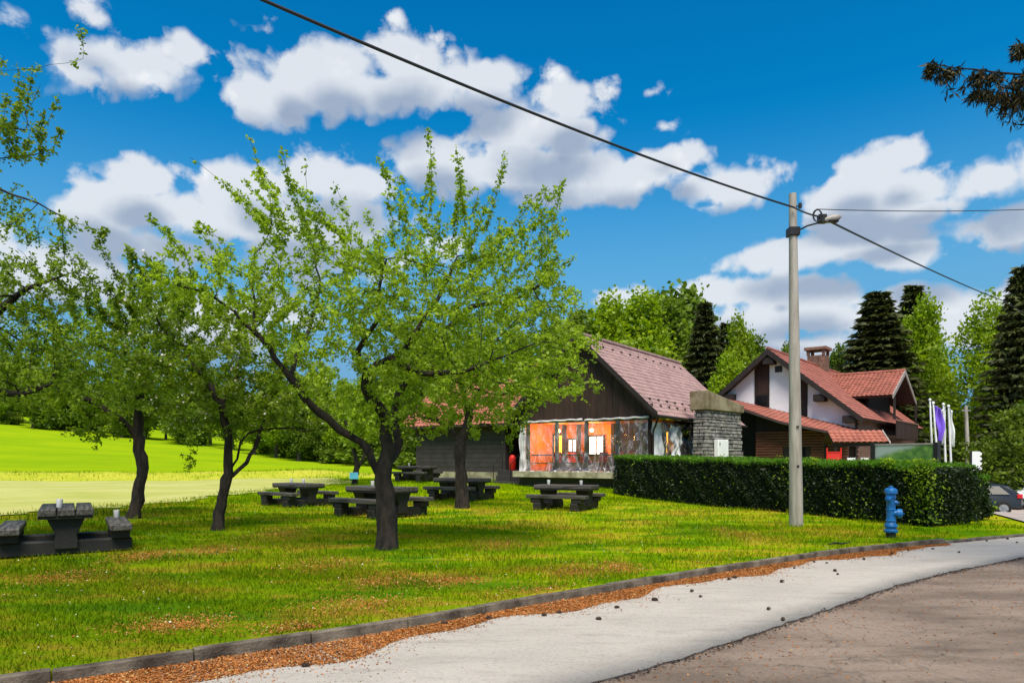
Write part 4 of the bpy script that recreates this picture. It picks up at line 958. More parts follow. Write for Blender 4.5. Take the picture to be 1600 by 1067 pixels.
# red chairs and dining tables inside the porch
def dining_chair():
    c = empty('dining_chair', (0, 0, 0), 0, 'x', 'chair', 'red chairs inside the porch')
    MB().box(-.22, .22, -.22, .22, .43, .48).build('seat', M['red'], c, bevel=.01)
    MB().prism([(.16, .5), (.20, .5), (.26, .95), (.22, .95)], -.21, .21, 'x').build('backrest', M['red'], c)
    for a in (-.19, .19):
        for b in (-.19, .19): MB().box(a-.02, a+.02, b-.02, b+.02, 0, .43).build('leg', M['brown_dark'], c)
    return c
H1M = Matrix.Translation((6.34, 31, 0)) @ Matrix.Rotation(A1, 4, 'Z')
ch0 = dining_chair(); first = True
for (x, y, rz, lb) in ((-5.9,1.2,.2,'red chair at the left porch table nearest the plastic'),(-4.6,1.9,2.9,'red chair right of the left porch table'),(-5.8,2.8,3.2,'red chair behind the left porch table'),(-3.3,1.2,.1,'red chair at the right porch table nearest the plastic'),(-1.9,1.9,2.8,'red chair right of the right porch table'),(-3.0,2.8,3.1,'red chair behind the right porch table')):
    c = ch0 if first else copy_tree(ch0); first = False; p = H1M @ Vector((x, y, .98)); c.location = p; c.rotation_euler = (0, 0, rz+A1); c['label'] = lb
for (x, lb) in ((-5.5, 'dark dining table left inside the plastic porch'), (-2.8, 'dark dining table right inside the plastic porch')):
    t_ = empty('dining_table', H1M @ Vector((x, 2.0, .98)), A1, lb, 'table', 'dining tables inside the porch')
    MB().box(-.7, .7, -.4, .4, .70, .75).build('tabletop', M['brown'], t_, bevel=.01)
    for a in (-.6, .6):
        for b in (-.32, .32): MB().box(a-.035, a+.035, b-.035, b+.035, 0, .70).build('leg', M['brown_dark'], t_)
# steps up to the porch corner, in the recess
st = MB(); st.box(-9.7, -7.8, .9, 1.3, .1, .42); st.box(-9.7, -7.8, 1.3, 1.7, .1, .70); st.box(-9.9, -7.62, 1.7, 4.2, .1, .98); st.build('steps', M['mortar'], h1, bevel=.01)
hr = MB()
for x in (-9.6, -8.5): hr.tube([(x, .95, .4), (x, .95, 1.3)], .02, 6); hr.tube([(x, .9, 1.25), (x, 1.8, 1.85)], .022, 6); hr.tube([(x, 1.75, .98), (x, 1.75, 1.85)], .02, 6)
hr.build('handrail', M['black_metal'], h1)
MB().box(-10.0, -7.62, 4.2, 4.3, .98, 3.5).build('recess_wall', M['brown'], h1)
# low wing to the left, its roof slope facing the lawn
w1 = MB(); w1.box(-16.6, -10.0, 2.62, 9.8, .86, 3.47); w1.build('wing_wall', M['grey_wall'], h1)
for k in range(10): MB().box(-16.62, -9.98, 2.56+.004*(k % 2), 2.619, .87+k*.26, .87+k*.26+.245).build('plank', M['grey_wall'], h1)
MB().box(-16.7, -9.9, 2.45, 9.9, -.1, .858).build('wing_foundation', M['slab'], h1)
wr = roof(h1, (-4.4, 2.0, 3.50), (-1, 0, 0), (0, .77, .638), 13.1, 5.7, M['tile_orange'], .28, .34, pred=(3.7, .0), rise=.03)
roof(h1, (-4.4, 10.78, 3.50), (-1, 0, 0), (0, -.77, .638), 13.1, 5.7, M['tile_orange'], .56, .68, pred=(3.7, .0))
ridge_caps(wr, (-5, 6.39, 7.18), (-17.5, 6.39, 7.18), M['tile_orange'])
MB().tube([(-8.2, 1.96, 3.42), (-17.5, 1.96, 3.42)], .07, 8).build('gutter', M['brown_dark'], h1, smooth=True)
MB().prism([(2.4, 3.45), (6.39, 7.0), (10.3, 3.45)], -16.61, -16.5, 'x').build('wing_gable', M['brown'], h1)
# red container at the recess
rc = MB(); rc.lathe([(.17, 0), (.19, .04), (.19, .62), (.17, .72), (.11, .80), (.05, .84)], 18); ro = rc.build('container', M['red'], None, smooth=True)
ro.location = H1M @ Vector((-9.25, 2.2, .98)); tag(ro, 'upright red rounded container standing beside the left end of the porch plastic', 'container')

# ------------------------------------------------------------------ stone fireplace with concrete cap
fp = empty('stone_fireplace', (9.17, 33.3, -.1), 0, 'grey rubble stone fireplace block with a thick weathered concrete cap', 'fireplace')
fd = Vector((math.sin(R(45)), math.cos(R(45)), 0)); fw = Vector((-math.cos(R(45)), math.sin(R(45)), 0))      # long side, short side
LF, WF, ZT = 3.4, .62, 4.02
def FM(): return Matrix(((fd.x, fw.x, 0, 0), (fd.y, fw.y, 0, 0), (0, 0, 1, 0), (0, 0, 0, 1)))
fm = FM()
MB().box(.06, LF-.06, .06, WF-.06, 0, ZT-.02, 0, 0, fm).build('core', M['mortar'], fp)
z = 0.02; rowi = 0
while z < ZT-.06:
    hgt = random.uniform(.09, .21); hgt = min(hgt, ZT-z-.01); flare = .10*max(0, 1-(z-1.2)/2.8)
    for face, LL in ((0, LF), (1, WF)):
        u = -flare if face == 0 else -flare+.0
        while u < LL+flare-.05:
            w_ = random.choice((random.uniform(.14, .3), random.uniform(.25, .6))); w_ = min(w_, LL+flare-u); po_ = random.uniform(-.01, .07)+flare
            if z > 1.3 or random.random() < .5:
                mb = MB()
                x0, x1 = u+.012, u+w_-.012; ja, jb = random.uniform(-.02, .02), random.uniform(-.02, .02)
                if face == 0: mb.add([(x0, .08, z+.01), (x1, .08, z+.01), (x1, .08, z+hgt-.012), (x0, .08, z+hgt-.012), (x0+.02, -po_, z+.025+ja*.5), (x1-.02, -po_, z+.02+jb*.5), (x1-.025, -po_, z+hgt-.03+ja*.5), (x0+.03, -po_, z+hgt-.025+jb*.5)], [(3, 2, 1, 0), (4, 5, 6, 7), (0, 1, 5, 4), (1, 2, 6, 5), (2, 3, 7, 6), (3, 0, 4, 7)])
                else: mb.add([(.08, x0, z+.01), (.08, x1, z+.01), (.08, x1, z+hgt-.012), (.08, x0, z+hgt-.012), (-po_, x0+.02, z+.025), (-po_, x1-.02, z+.02), (-po_, x1-.025, z+hgt-.03), (-po_, x0+.03, z+hgt-.025)], [(3, 2, 1, 0), (4, 5, 6, 7), (0, 1, 5, 4), (1, 2, 6, 5), (2, 3, 7, 6), (3, 0, 4, 7)])
                mb.v = [tuple(fm @ Vector(q)) for q in mb.v]; mb.build('stone', M['stone'], fp)
            u += w_
    z += hgt
cp = MB(); v0 = [(-.16, -.16, ZT), (LF+.12, -.16, ZT), (LF+.12, WF+.16, ZT), (-.16, WF+.16, ZT), (-.16, -.16, ZT+.92), (LF+.12, -.16, ZT+.36), (LF+.12, WF+.16, ZT+.36), (-.16, WF+.16, ZT+.92)]
cp.add([tuple(fm @ Vector(q)) for q in v0], [(3, 2, 1, 0), (4, 5, 6, 7), (0, 1, 5, 4), (1, 2, 6, 5), (2, 3, 7, 6), (3, 0, 4, 7)]); cp.build('cap', M['cap'], fp, bevel=.03)
cb = empty('cabinet', Vector((9.17, 33.3, -.1))+fd*.55-fw*.12, R(-45)+0, 'white flat cabinet mounted on the stone fireplace', 'cabinet')
cb.rotation_euler = (0, 0, R(45))
MB().box(0, 1.0, -.22, 0, 1.2, 2.62).build('cabinet_box', M['white'], cb, bevel=.015); MB().box(.04, .96, -.235, -.221, 1.25, 2.57).build('cabinet_door', M['white'], cb); MB().box(.10, .14, -.26, -.236, 2.35, 2.47).build('handle', M['black_metal'], cb)

# ------------------------------------------------------------------ white chalet
A2 = R(-39); H2M = Matrix.Translation((20.5, 42.0, 0)) @ Matrix.Rotation(A2, 4, 'Z')
h2 = empty('white_chalet', (20.5, 42.0, 0), A2, 'white chalet with red tiled roof, brown timber strips, brick chimney and dormer balcony', 'house')
W2 = 9.92; E2 = 4.42; R2 = 8.5; L2 = 19.0; rise2 = (R2-E2)/(W2/2); a2 = math.atan(rise2)
zu = lambda x: R2-.18-abs(x+W2/2)*rise2      # underside of the roof
MB().box(-W2, 0, .002, .3, -1.6, 3.1).build('lower_wall', M['brown'], h2); MB().prism([(-W2, 3.102), (-7.7, 3.102), (0, 3.102), (0, zu(0)), (-W2/2, zu(-W2/2)), (-W2, zu(-W2))], 0, .3).build('front_wall', M['stucco'], h2)
MB().box(-W2, 0, .301, L2, -1.6, zu(0)-.1).build('house_body', M['brown'], h2)
MB().prism([(-W2, zu(0)-.1), (0, zu(0)-.1), (-W2/2, zu(-W2/2))], L2-.3, L2).build('rear_gable', M['stucco'], h2)
# brown coursed side wall
cs = MB(); zz = -1.0; rr_ = 0
while zz < zu(0)-.2:
    y = .32-(.2 if rr_ % 2 else 0)
    while y < L2-.1:
        if y > .3: cs.box(.003, .045+random.uniform(0, .012), y, min(y+.385, L2), zz, zz+.125)
        y += .4
    zz += .14; rr_ += 1
cs.build('side_wall_bricks', M['brickbrown'], h2)['kind'] = 'stuff'
SO = .55; sl2 = math.hypot(W2/2+SO, (W2/2+SO)*rise2)
er = (SO, -.75, R2-(W2/2+SO)*rise2); c2, s2 = math.cos(a2), math.sin(a2)
ra = roof(h2, er, (0, 1, 0), (-c2, 0, s2), L2+1.2, sl2, M['tile_red'], .27, .34, rise=.035)
roof(h2, (-W2-SO, -.75, er[2]), (0, 1, 0), (c2, 0, s2), L2+1.2, sl2, M['tile_red'], .54, .6)
ridge_caps(ra, (-W2/2, -.75, R2+.05), (-W2/2, L2+.4, R2+.05), M['tile_red'])
for s_ in (1, -1):
    xe = SO if s_ == 1 else -W2-SO
    MB().prism([(xe, er[2]-.30), (xe, er[2]+.06), (-W2/2, R2+.08), (-W2/2, R2-.34)], -.82, -.752).build('bargeboard', M['brown_dark'], h2)
for (x, dz) in ((-1.9, .0), (-.25, .0), (-7.6, 0), (-W2/2, 0)):
    MB().box(x-.32, x+.32, -.74, -.003, zu(x)-.72, zu(x)-.30).build('purlin', M['brown_dark'], h2)
# brown timber strips with windows
MB().prism([(-6.05, 5.75), (-5.1, 5.75), (-5.1, zu(-5.1)-.04), (-6.05, zu(-6.05)-.04)], -.06, -.003).build('timber_strip', M['brown'], h2)
wn = MB(); wn.box(-6.05, -5.1, -.05, -.003, 4.9, 5.745); wn = wn.build('window', M['brown_dark'], h2); MB().box(-5.95, -5.2, -.062, -.052, 4.98, 5.66).build('pane', M['glass_dark'], wn)
MB().prism([(-3.35, 5.2), (-2.75, 5.2), (-2.75, zu(-2.75)-.04), (-3.35, zu(-3.35)-.04)], -.06, -.003).build('timber_strip', M['brown'], h2)
wn = MB(); wn.box(-3.35, -2.75, -.05, -.003, 4.1, 5.195); wn = wn.build('window', M['brown_dark'], h2); MB().box(-3.28, -2.82, -.062, -.052, 4.2, 5.1).build('pane', M['glass_dark'], wn)
vt = MB(); vt.box(-4.75, -4.3, -.03, -.003, 7.1, 7.5); vt = vt.build('vent', M['black_metal'], h2)
MB().prism([(-W2, -1.5), (-5.6, -1.5), (-5.6, 4.75), (-7.6, 5.3), (-W2, 5.0)], -.05, -.004).build('shed_wall', M['brown_dark'], h2); MB().tube([(.05, -.12, 4.1), (.05, -.12, -1)], .05, 8).build('downpipe', M['brown_dark'], h2, smooth=True)
# brick chimney with open cowl
cm_ = MB(); cm_.box(-5.65, -4.45, 9.9, 11.1, 7.6, 9.35); chm = cm_.build('chimney', M['brickbrown'], h2)
ccc = MB(); zz = 7.9
while zz < 9.3:
    for q in range(3):
        ccc.box(-5.65+.41*q, -5.65+.41*q+.38, 9.86, 9.897, zz, zz+.12); ccc.box(-4.447, -4.41, 9.9+.41*q, 9.9+.41*q+.38, zz, zz+.12)
    zz += .14
ccc.build('chimney_bricks', M['brickbrown'], chm)['kind'] = 'stuff'
cc_ = MB()
for (a, b) in ((-5.7, 9.85), (-4.6, 9.85), (-5.7, 10.95), (-4.6, 10.95)): cc_.box(a, a+.2, b, b+.2, 9.352, 9.75)
cc_.build('cowl_pillars', M['brickbrown'], chm); MB().box(-5.85, -4.25, 9.7, 11.3, 9.752, 9.98).build('cowl_slab', M['brickbrown'], chm, bevel=.02)
# dormer over a balcony, gable facing right
DY, DR, DE, DH = 9.5, 7.64, 5.72, 4.1; da = math.atan((DR-DE)/DH); ds = math.hypot(DH, DR-DE)
for s_ in (1, -1):
    e0 = (.95, DY-s_*DH, DE); dk_ = roof(h2, e0, (-1, 0, 0), (0, s_*math.cos(da), math.sin(da)), 5.2, ds, M['tile_orange'], .27, .34, pred=(0, 0) if False else None, rise=.04)
    MB().prism([(DY-s_*DH, DE-.22), (DY-s_*DH, DE+.07), (DY, DR+.09), (DY, DR-.22)], .953, 1.02, 'x').build('bargeboard', M['verge_grey'], h2)
ridge_caps(h2, (1.0, DY, DR+.05), (-3.9, DY, DR+.05), M['tile_orange'])
MB().prism([(DY-3.4, 4.3), (DY+3.4, 4.3), (DY+3.4, 5.75), (DY, 7.35), (DY-3.4, 5.75)], -.8, -.6, 'x').build('dormer_wall', M['brown_dark'], h2)
MB().box(0.02, 1.15, 5.6, 13.4, 2.95, 3.1).build('balcony_floor', M['brown'], h2)
for k in range(28): MB().box(1.10, 1.15, 5.65+k*.277, 5.65+k*.277+.25, 3.0+.12, 4.05).build('balcony_board', M['brown'], h2)
MB().box(1.07, 1.18, 5.6, 13.4, 4.06, 4.14).build('balcony_rail', M['brickbrown'], h2)
for y in (5.7, 13.3): MB().box(.95, 1.08, y-.07, y+.07, 4.15, 5.6).build('balcony_post', M['brown_dark'], h2)
# lower front extension: hipped lean-to roof and log siding
ex0, ex1 = -7.6, .25
lt = MB(); top = [(ex0, -.02, 5.52), (ex1, -.02, 3.30)]; fr_ = [(ex0-.1, -2.4, 5.38), (-3.6, -2.4, 3.84), (ex1, -2.4, 2.92)]
lt.v = [(*top[0],), (*top[1],), (*fr_[2],), (*fr_[1],), (*fr_[0],)]; lt.v += [(a, b, c-.16) for a, b, c in lt.v]
lt.f = [(0, 4, 3, 1), (1, 3, 2), (5, 6, 8, 9), (6, 7, 8), (0, 5, 9, 4), (4, 9, 8, 3), (3, 8, 7, 2), (2, 7, 6, 1), (1, 6, 5, 0)]
ltb = lt.build('lean_to_roof', M['roof_under'], h2)
tl = MB()
for i in range(27):
    for j in range(7):
        def pt(a, b):
            tp = np.array(top[0])*(1-a)+np.array(top[1])*a; q = (np.array(fr_[0])*(1-a/.5)+np.array(fr_[1])*(a/.5)) if a < .5 else (np.array(fr_[1])*(1-(a-.5)/.5)+np.array(fr_[2])*((a-.5)/.5)); q = q.copy(); q[0] = tp[0]*(1)+0; 
            return tp*(1-b)+q*b
        a0, a1, b0, b1 = i/27, (i+.98)/27, j/7, (j+.96)/7; c = [pt(a0, b0), pt(a1, b0), pt(a1, b1), pt(a0, b1)]
        c[0][2] += .02; c[3][2] += .02; c[1][2] += .06; c[2][2] += .06; lo = [q-np.array([0, 0, .05]) for q in c]
        tl.add(c+lo, [(0, 1, 2, 3), (1, 5, 6, 2), (3, 2, 6, 7)])
tl.build('roof_tiles', M['tile_red'], ltb)['kind'] = 'stuff'
MB().prism([(-5.4, -1.5), (.0, -1.5), (.0, 3.0), (-3.4, 3.6), (-5.4, 4.3)], -1.55, -1.45).build('extension_wall', M['brown_dark'], h2)
for k in range(26):
    zz = -.9+k*.165; x0 = -5.4; x1 = -.02
    if zz > 2.75: x1 = -.0-(zz-2.75)*3.4
    if x1-x0 < .4: break
    for (a, b) in ((x0, -3.75), (-2.1, x1)) if zz < 2.4 and x1 > -2.0 else ((x0, x1),):
        MB().tube([(a, -1.56, zz), (b, -1.56, zz)], .085, 6).build('plank', M['siding'], h2)
ew = MB(); ew.box(-3.7, -3.45, -1.62, -1.56, -.9, 2.45); ew.box(-2.4, -2.15, -1.62, -1.56, -.9, 2.45); ew.box(-3.45, -2.4, -1.62, -1.56, 2.3, 2.45); ew = ew.build('window', M['brown_dark'], h2)
MB().box(-3.45, -2.4, -1.585, -1.565, .4, 2.3).build('pane', M['glass_dark'], ew)
MB().tube([(ex0, -2.45, 5.22), (-3.6, -2.45, 3.72), (ex1, -2.45, 2.80)], .06, 8).build('gutter', M['brown_dark'], h2, smooth=True)
MB().box(-7.4, -7.2, -2.2, -2.0, -1.2, 5.1).build('post', M['brown_dark'], h2)
# entrance canopy with its little gable, red glow below
cn = empty('entrance_canopy', P(1335, 0, 37.0)*np.array([1, 1, 0])+np.array([0, 0, -.9]), R(-8), 'small red tiled entrance canopy with pale verge boards in front of the chalet', 'canopy')
cz = 3.95; dk_ = roof(cn, (-1.35, -1.0, cz-.62), (1, 0, 0), (0, .85, .527), 2.7, 1.18, M['tile_orange'], .27, .3, rise=.05, thick=.08)
roof(cn, (-1.35, 1.0, cz-.62), (1, 0, 0), (0, -.85, .527), 2.7, 1.18, M['tile_orange'], .27, .3, rise=.05, thick=.08)
for s_ in (-1, 1): MB().prism([(s_*1.05, cz-.80), (s_*1.05, cz-.60), (0, cz+.06), (0, cz-.16)], 1.353, 1.41, 'x').build('verge_board', M['verge_grey'], cn)
for (a, b) in ((-1.2, -.8), (1.2, -.8), (-1.2, .8), (1.2, .8)): MB().box(a-.07, a+.07, b-.07, b+.07, -.1, cz-.68 if True else 0).build('post', M['brown_dark'], cn)
MB().box(-1.35, 1.35, -.9, -.78, cz-.80, cz-.66).build('beam', M['brown_dark'], cn)
sg_ = empty('menu_board', P(1303, 0, 36.2)*np.array([1, 1, 0])+np.array([0, 0, -.9]), R(-15), 'red glowing board hanging under the entrance canopy', 'sign')
MB().box(-.30, .30, -.03, .03, 1.9, 2.8).build('panel', M['red_glow'], sg_); mbf = MB(); mbf.box(-.36, -.303, -.05, .05, 0, 3.06); mbf.box(.303, .36, -.05, .05, 0, 3.06); mbf.box(-.303, .303, -.05, .05, 2.803, 2.86); mbf.build('frame', M['red'], sg_)
for (x, lb) in ((1330, 'white upright panel under the canopy nearer the red board'), (1351, 'white upright panel under the canopy nearer the billboard')):
    wp = empty('panel', P(x, 0, 35.5)*np.array([1, 1, 0])+np.array([0, 0, -.9]), R(-10), lb, 'panel', 'white panels under the entrance canopy')
    MB().box(-.18, .18, -.02, .02, .3, 2.55).build('board', M['white'], wp); fm_ = MB(); fm_.box(-.21, -.18, -.03, .03, 0, 2.58); fm_.box(.18, .21, -.03, .03, 0, 2.58); fm_.build('frame', M['steel'], wp)

# ------------------------------------------------------------------ billboard, flags, poles
def gp(x, Y): 
    X = (x-800)*Y/F; return np.array([X, Y, float(H(X, Y))])
a_, b_ = gp(1366, 26.5), gp(1465, 24.5); zb = min(a_[2], b_[2])
ang = math.atan2(b_[1]-a_[1], b_[0]-a_[0]); LB = np.linalg.norm((b_-a_)[:2])
bb = empty('billboard', (a_[0], a_[1], zb), ang, 'wide billboard printed with a misty green hill standing behind the hedge', 'billboard')
ztop = EYE+23*25.5/F-zb
MB().box(.06, LB-.06, -.03, .03, ztop-1.75, ztop-.05).build('panel', M['board_print'], bb)
fr = MB(); fr.box(0, LB, -.05, .05, ztop-.048, ztop+.01); fr.box(0, LB, -.05, .05, ztop-1.85, ztop-1.753); fr.build('frame', M['verge_grey'], bb)
for x in (-.04, LB-.04): MB().box(x-.06, x+.1, -.1, .1, 0, ztop+.03).build('post', M['black_metal'], bb, bevel=.01)
def flagpole(x0, xt, ytop, Y, label):
    g = gp(x0, Y); o = empty('flagpole', g, 0, label, 'flagpole', 'flagpoles behind the hedge'); t_ = P(xt, ytop, Y)-g
    MB().tube([(0, 0, -.1), tuple(t_*.5), tuple(t_)], [.07, .06, .045], 10).build('pole', M['white'], o, smooth=True)
    MB().lathe([(.01, 0), (.07, .03), (.08, .08), (.05, .14), (.01, .16)], 10, tuple(t_-np.array([0, 0, .02]))).build('finial', M['white'], o, smooth=True)
    return g, t_
def flag(g, t_, w, h, m, label, seed):
    r_ = np.random.default_rng(seed); U, Z = np.meshgrid(np.linspace(0, 1, 16), np.linspace(0, 1, 26), indexing='ij')
    top_ = g+t_*.985; dz = h*Z; ww = w*(.55+.45*np.sin(Z*2.6+.3))
    X = U*ww+.06+.03*np.sin(Z*9+U*4); Yy = .09*np.sin(U*9+Z*3+seed)+.05*np.sin(Z*7)
    ax = -t_/np.linalg.norm(t_)
    V = top_[None, None]+ax[None, None]*dz[..., None]+np.stack([X, Yy, -.25*U*h*.35], -1)
    i = np.arange(15)[:, None]*26+np.arange(25)[None]
    o = npmesh('flag', V.reshape(-1, 3), np.stack([i, i+26, i+27, i+1], -1).reshape(-1, 4), M[m], smooth=True); md = o.modifiers.new('cloth', 'SOLIDIFY'); md.thickness = .008
    tag(o, label, 'flag', 'flags on the white poles'); return o
g, t_ = flagpole(1460, 1453, 626, 40, 'leftmost bare white flagpole beside the purple flag')
g, t_ = flagpole(1471, 1458, 631, 39, 'white flagpole carrying the purple flag'); flag(g, t_, .48, 1.9, 'purple', 'long purple flag hanging limp on a white pole', 2)
g, t_ = flagpole(1480, 1474, 633, 39.5, 'white flagpole with the left white flag, third from left'); flag(g, t_, -.26, 2.0, 'flag_white', 'furled white flag nearest the purple flag', 4)
g, t_ = flagpole(1489, 1482, 636, 39.5, 'rightmost white flagpole with a white flag'); flag(g, t_, .22, 2.0, 'flag_white', 'furled white flag on the rightmost flagpole', 5)
g = gp(1515, 48); up = empty('utility_pole', g, 0, 'distant concrete utility pole right of the flags', 'pole'); t_ = P(1509, 634, 48)-g
MB().tube([(0, 0, -.1), tuple(t_)], [.17, .11], 12).build('pole', M['pole_concrete'], up, smooth=True); MB().box(-.3+t_[0], .3+t_[0], t_[1]-.05, t_[1]+.05, t_[2]-.35, t_[2]-.28).build('crossarm', M['steel'], up)
g = gp(1524, 36); ss = empty('road_sign', g, R(-10), 'white sign board with scalloped edge beside the distant pole', 'sign')
zt = EYE+11*36/F-g[2]; pr = [(-.16, zt-1.0), (.18, zt-1.0)]
for k in range(4): pr += [(.30, zt-1.0+k*.25+.09), (.30, zt-1.0+k*.25+.16), (.18, zt-1.0+(k+1)*.25)]
pr += [(-.16, zt)]
MB().prism(pr, -.02, .02).build('panel', M['white'], ss); MB().box(-.26, -.165, -.04, .04, 0, zt).build('post', M['black_metal'], ss)

# concrete pole with street lamp and cables
g = P(1244, 820, 17.1); pole = empty('concrete_pole', (g[0], g[1], float(H(g[0], g[1]))), 0, 'tall tapering concrete utility pole standing on the lawn before the hedge', 'pole')
tp = P(1238.5, 303, 17.1)-np.array(pole.location)
mb = MB(); n = 10; mb.tube([tuple(tp*i/n+np.array([0, 0, -.2 if i == 0 else 0])) for i in range(n+1)], [.165-.078*i/n for i in range(n+1)], 16, .012); mb.build('shaft', M['pole_concrete'], pole, smooth=True)
def atz(z): return tp*(z/tp[2])
jn = MB(); c = atz(tp[2]-.33)
jn.tube([(c[0], c[1]-.05, c[2]), (c[0]+.18, c[1]-.12, c[2]+.0)], .014, 6); jn.box(c[0]+.10, c[0]+.16, c[1]-.15, c[1]-.08, c[2]-.06, c[2]+.06)
jn.build('cable_hook', M['black_metal'], pole)
for z in (1.45, 2.4): 
    c2_ = atz(z); MB().box(c2_[0]-.03, c2_[0]+.03, c2_[1]-.168, c2_[1]-.150, z-.02, z+.02).build('bolt', M['mortar'], pole)
lz = EYE+(HZ-362)*17.1/F; lp = atz(lz)+np.array(pole.location)
lamp = empty('street_lamp', lp, 0, 'grey street lamp on a thin arm fixed to the concrete pole', 'lamp')
q = P(1284, 347, 16.6)-lp
MB().tube([(.05, 0, 0), tuple(q*.5+np.array([0, 0, .03])), tuple(q)], .020, 8).build('arm', M['black_metal'], lamp, smooth=True)
MB().box(-.13, .13, -.13, .13, -.10, .10).build('clamp', M['black_metal'], lamp, bevel=.01)
hd = MB(); hv = Vector((.96, -.12, .20)).normalized(); hd.lathe([(.045, -.02), (.075, .08), (.095, .22), (.085, .36), (.03, .44)], 12, tuple(q+np.array([0, 0, .02])), hv); hd.build('lamp_head', M['lamp_grey'], lamp, smooth=True)
MB().box(q[0]-.09, q[0]+.10, q[1]-.07, q[1]+.07, q[2]-.03, q[2]+.17).build('junction_box', M['black_metal'], lamp, bevel=.01)
MB().box(q[0]+.12, q[0]+.36, q[1]-.10, q[1]+.02, q[2]-.025, q[2]+.02).build('lamp_glass', M['glass_dark'], lamp, bevel=.008)
def cable(pts, r, label, sag=0):
    pts = [np.array(p) for p in pts]; out_ = []
    for a, b in zip(pts[:-1], pts[1:]):
        n = 24
        for i in range(n+(b is pts[-1])): t_ = i/n; q = a*(1-t_)+b*t_; q = q.copy(); q[2] -= sag*4*t_*(1-t_); out_.append(q)
    o = MB(); o.tube(out_, r, 8); o = o.build('overhead_cable', M['wire'], smooth=True); tag(o, label, 'cable', 'overhead cables at the pole'); return o
A_ = P(1240, 324, 16.95); far_ = P(410, 0, 8.7); fd_ = far_+(far_-A_)*.9; fd_[2] = far_[2]+.45
Lc = []
for i in range(33):
    t_ = i/32; q = A_*(1-t_)+far_*t_; q[2] -= .14*4*t_*(1-t_); Lc.append(q)
for i in range(1, 9): t_ = i/8; q = far_*(1-t_)+fd_*t_; Lc.append(q)
o = MB(); o.tube(Lc, .022, 8); tag(o.build('overhead_cable', M['wire'], smooth=True), 'thick black cable sweeping from the top left down to the concrete pole', 'cable', 'overhead cables at the pole')
B_ = P(1282, 339, 16.5); tag(MB().tube([tuple(A_+(B_-A_)*i/6+np.array([0, 0, -.03*math.sin(i/6*3.14)])) for i in range(7)], .020, 8).build('overhead_cable', M['wire'], smooth=True), 'short black cable loop between pole and street lamp', 'cable', 'overhead cables at the pole')
lp_ = MB()
for k in range(2): lp_.tube([(B_[0]-.08+.10*math.cos(a)+k*.03, B_[1]+.02*k, B_[2]+.03+.14*math.sin(a)) for a in np.linspace(0, 6.0, 16)], .012, 6)
tag(lp_.build('cable_coil', M['wire'], smooth=True), 'coiled spare cable hanging by the street lamp head', 'cable')
C_ = P(1570, 471, 42); C2 = P(1660, 520, 50)
cable([B_, C_, C2], .026, 'black cable descending from the lamp to the lower right', .10)
cable([P(1276, 327, 16.7), P(1640, 326, 20)], .011, 'thin wire running level from the pole to the right edge', .06)

# ------------------------------------------------------------------ hydrant
g = P(1392, 837, 14.7); hy = empty('fire_hydrant', (g[0], g[1], float(H(g[0], g[1]))), 0, 'light blue cast-iron pillar hydrant standing on the grass near the kerb', 'hydrant')
MB().lathe([(.10, -.05), (.10, .09), (.085, .10)], 18).build('foot', M['black_metal'], hy, smooth=True)
MB().lathe([(.125, .10), (.135, .115), (.135, .145), (.105, .17), (.10, .20), (.13, .225), (.13, .25), (.10, .29), (.088, .32), (.085, .80), (.095, .82)], 22).build('barrel', M['blue'], hy, smooth=True)
MB().lathe([(.10, .82), (.095, .90), (.115, .905), (.125, .915), (.125, .985), (.11, 1.005), (.075, 1.025), (.045, 1.03), (.04, 1.065), (.015, 1.07)], 22).build('bonnet', M['blue'], hy, smooth=True)
for z in (.33, .56): MB().lathe([(.087, z), (.100, z+.008), (.100, z+.028), (.087, z+.036)], 22).build('collar', M['blue'], hy, smooth=True)
def outlet(dirv_, z, r, L, nm):
    o = MB(); o.lathe([(r*.75, 0), (r*.75, L*.55), (r*1.05, L*.56), (r*1.05, L*.75), (r, L*.8), (r*.9, L*.95), (r*.4, L), (.01, L*1.01)], 18, (0, 0, z), Vector(dirv_)); ob = o.build(nm, M['blue'], hy, smooth=True)
    MB().box(-.014, .014, -.014, .014, L, L+.03, 0, 0, Matrix.Translation((0, 0, z)) @ Vector(dirv_).to_track_quat('Z', 'Y').to_matrix().to_4x4()).build('cap_nut', M['blue'], ob)
outlet((.85, -.5, 0), .50, .095, .22, 'pumper_outlet'); outlet((-.75, -.6, 0), .80, .055, .17, 'hose_outlet'); outlet((.7, -.4, 0), .72, .05, .13, 'hose_outlet')

# ------------------------------------------------------------------ picnic tables of black logs
def picnic():
    root = empty('picnic_table', (0, 0, 0), 0, 'x', 'picnic table', 'black log picnic tables on the lawn')
    L = 1.95
    for k in range(3): MB().box(-L/2+random.uniform(-.015, .015), L/2, -.40+k*.27, -.40+k*.27+.26, .66, .775, .0, .01).build('plank', M['wood_top'], root, bevel=.012)
    MB().box(-L/2+.02, L/2-.02, -.385, .395, .615, .658).build('tabletop', M['wood_black'], root)
    for s in (-.62, .62):
        MB().prism([(-.17, .10), (.17, .10), (.17, .26), (.15, .34), (.27, .60), (.27, .614), (-.27, .614), (-.27, .60), (-.15, .34), (-.17, .26)], s-.20, s+.20, 'x').build('pedestal', M['wood_black'], root, bevel=.012)
        MB().box(s-.13, s+.13, -.98, .98, .0, .235).build('cross_log', M['wood_black'], root, bevel=.02)
    for s in (-.80, .80):
        MB().box(-L/2-.02, L/2+.02, s-.17, s+.17, .375, .485).build('bench', M['wood_top'], root, bevel=.015)
        for q in (-.68, .68): MB().box(q-.17, q+.17, s-.14, s+.14, .236, .373).build('bench_block', M['wood_black'], root, bevel=.015)
    return root
pt0 = picnic(); firstp = True
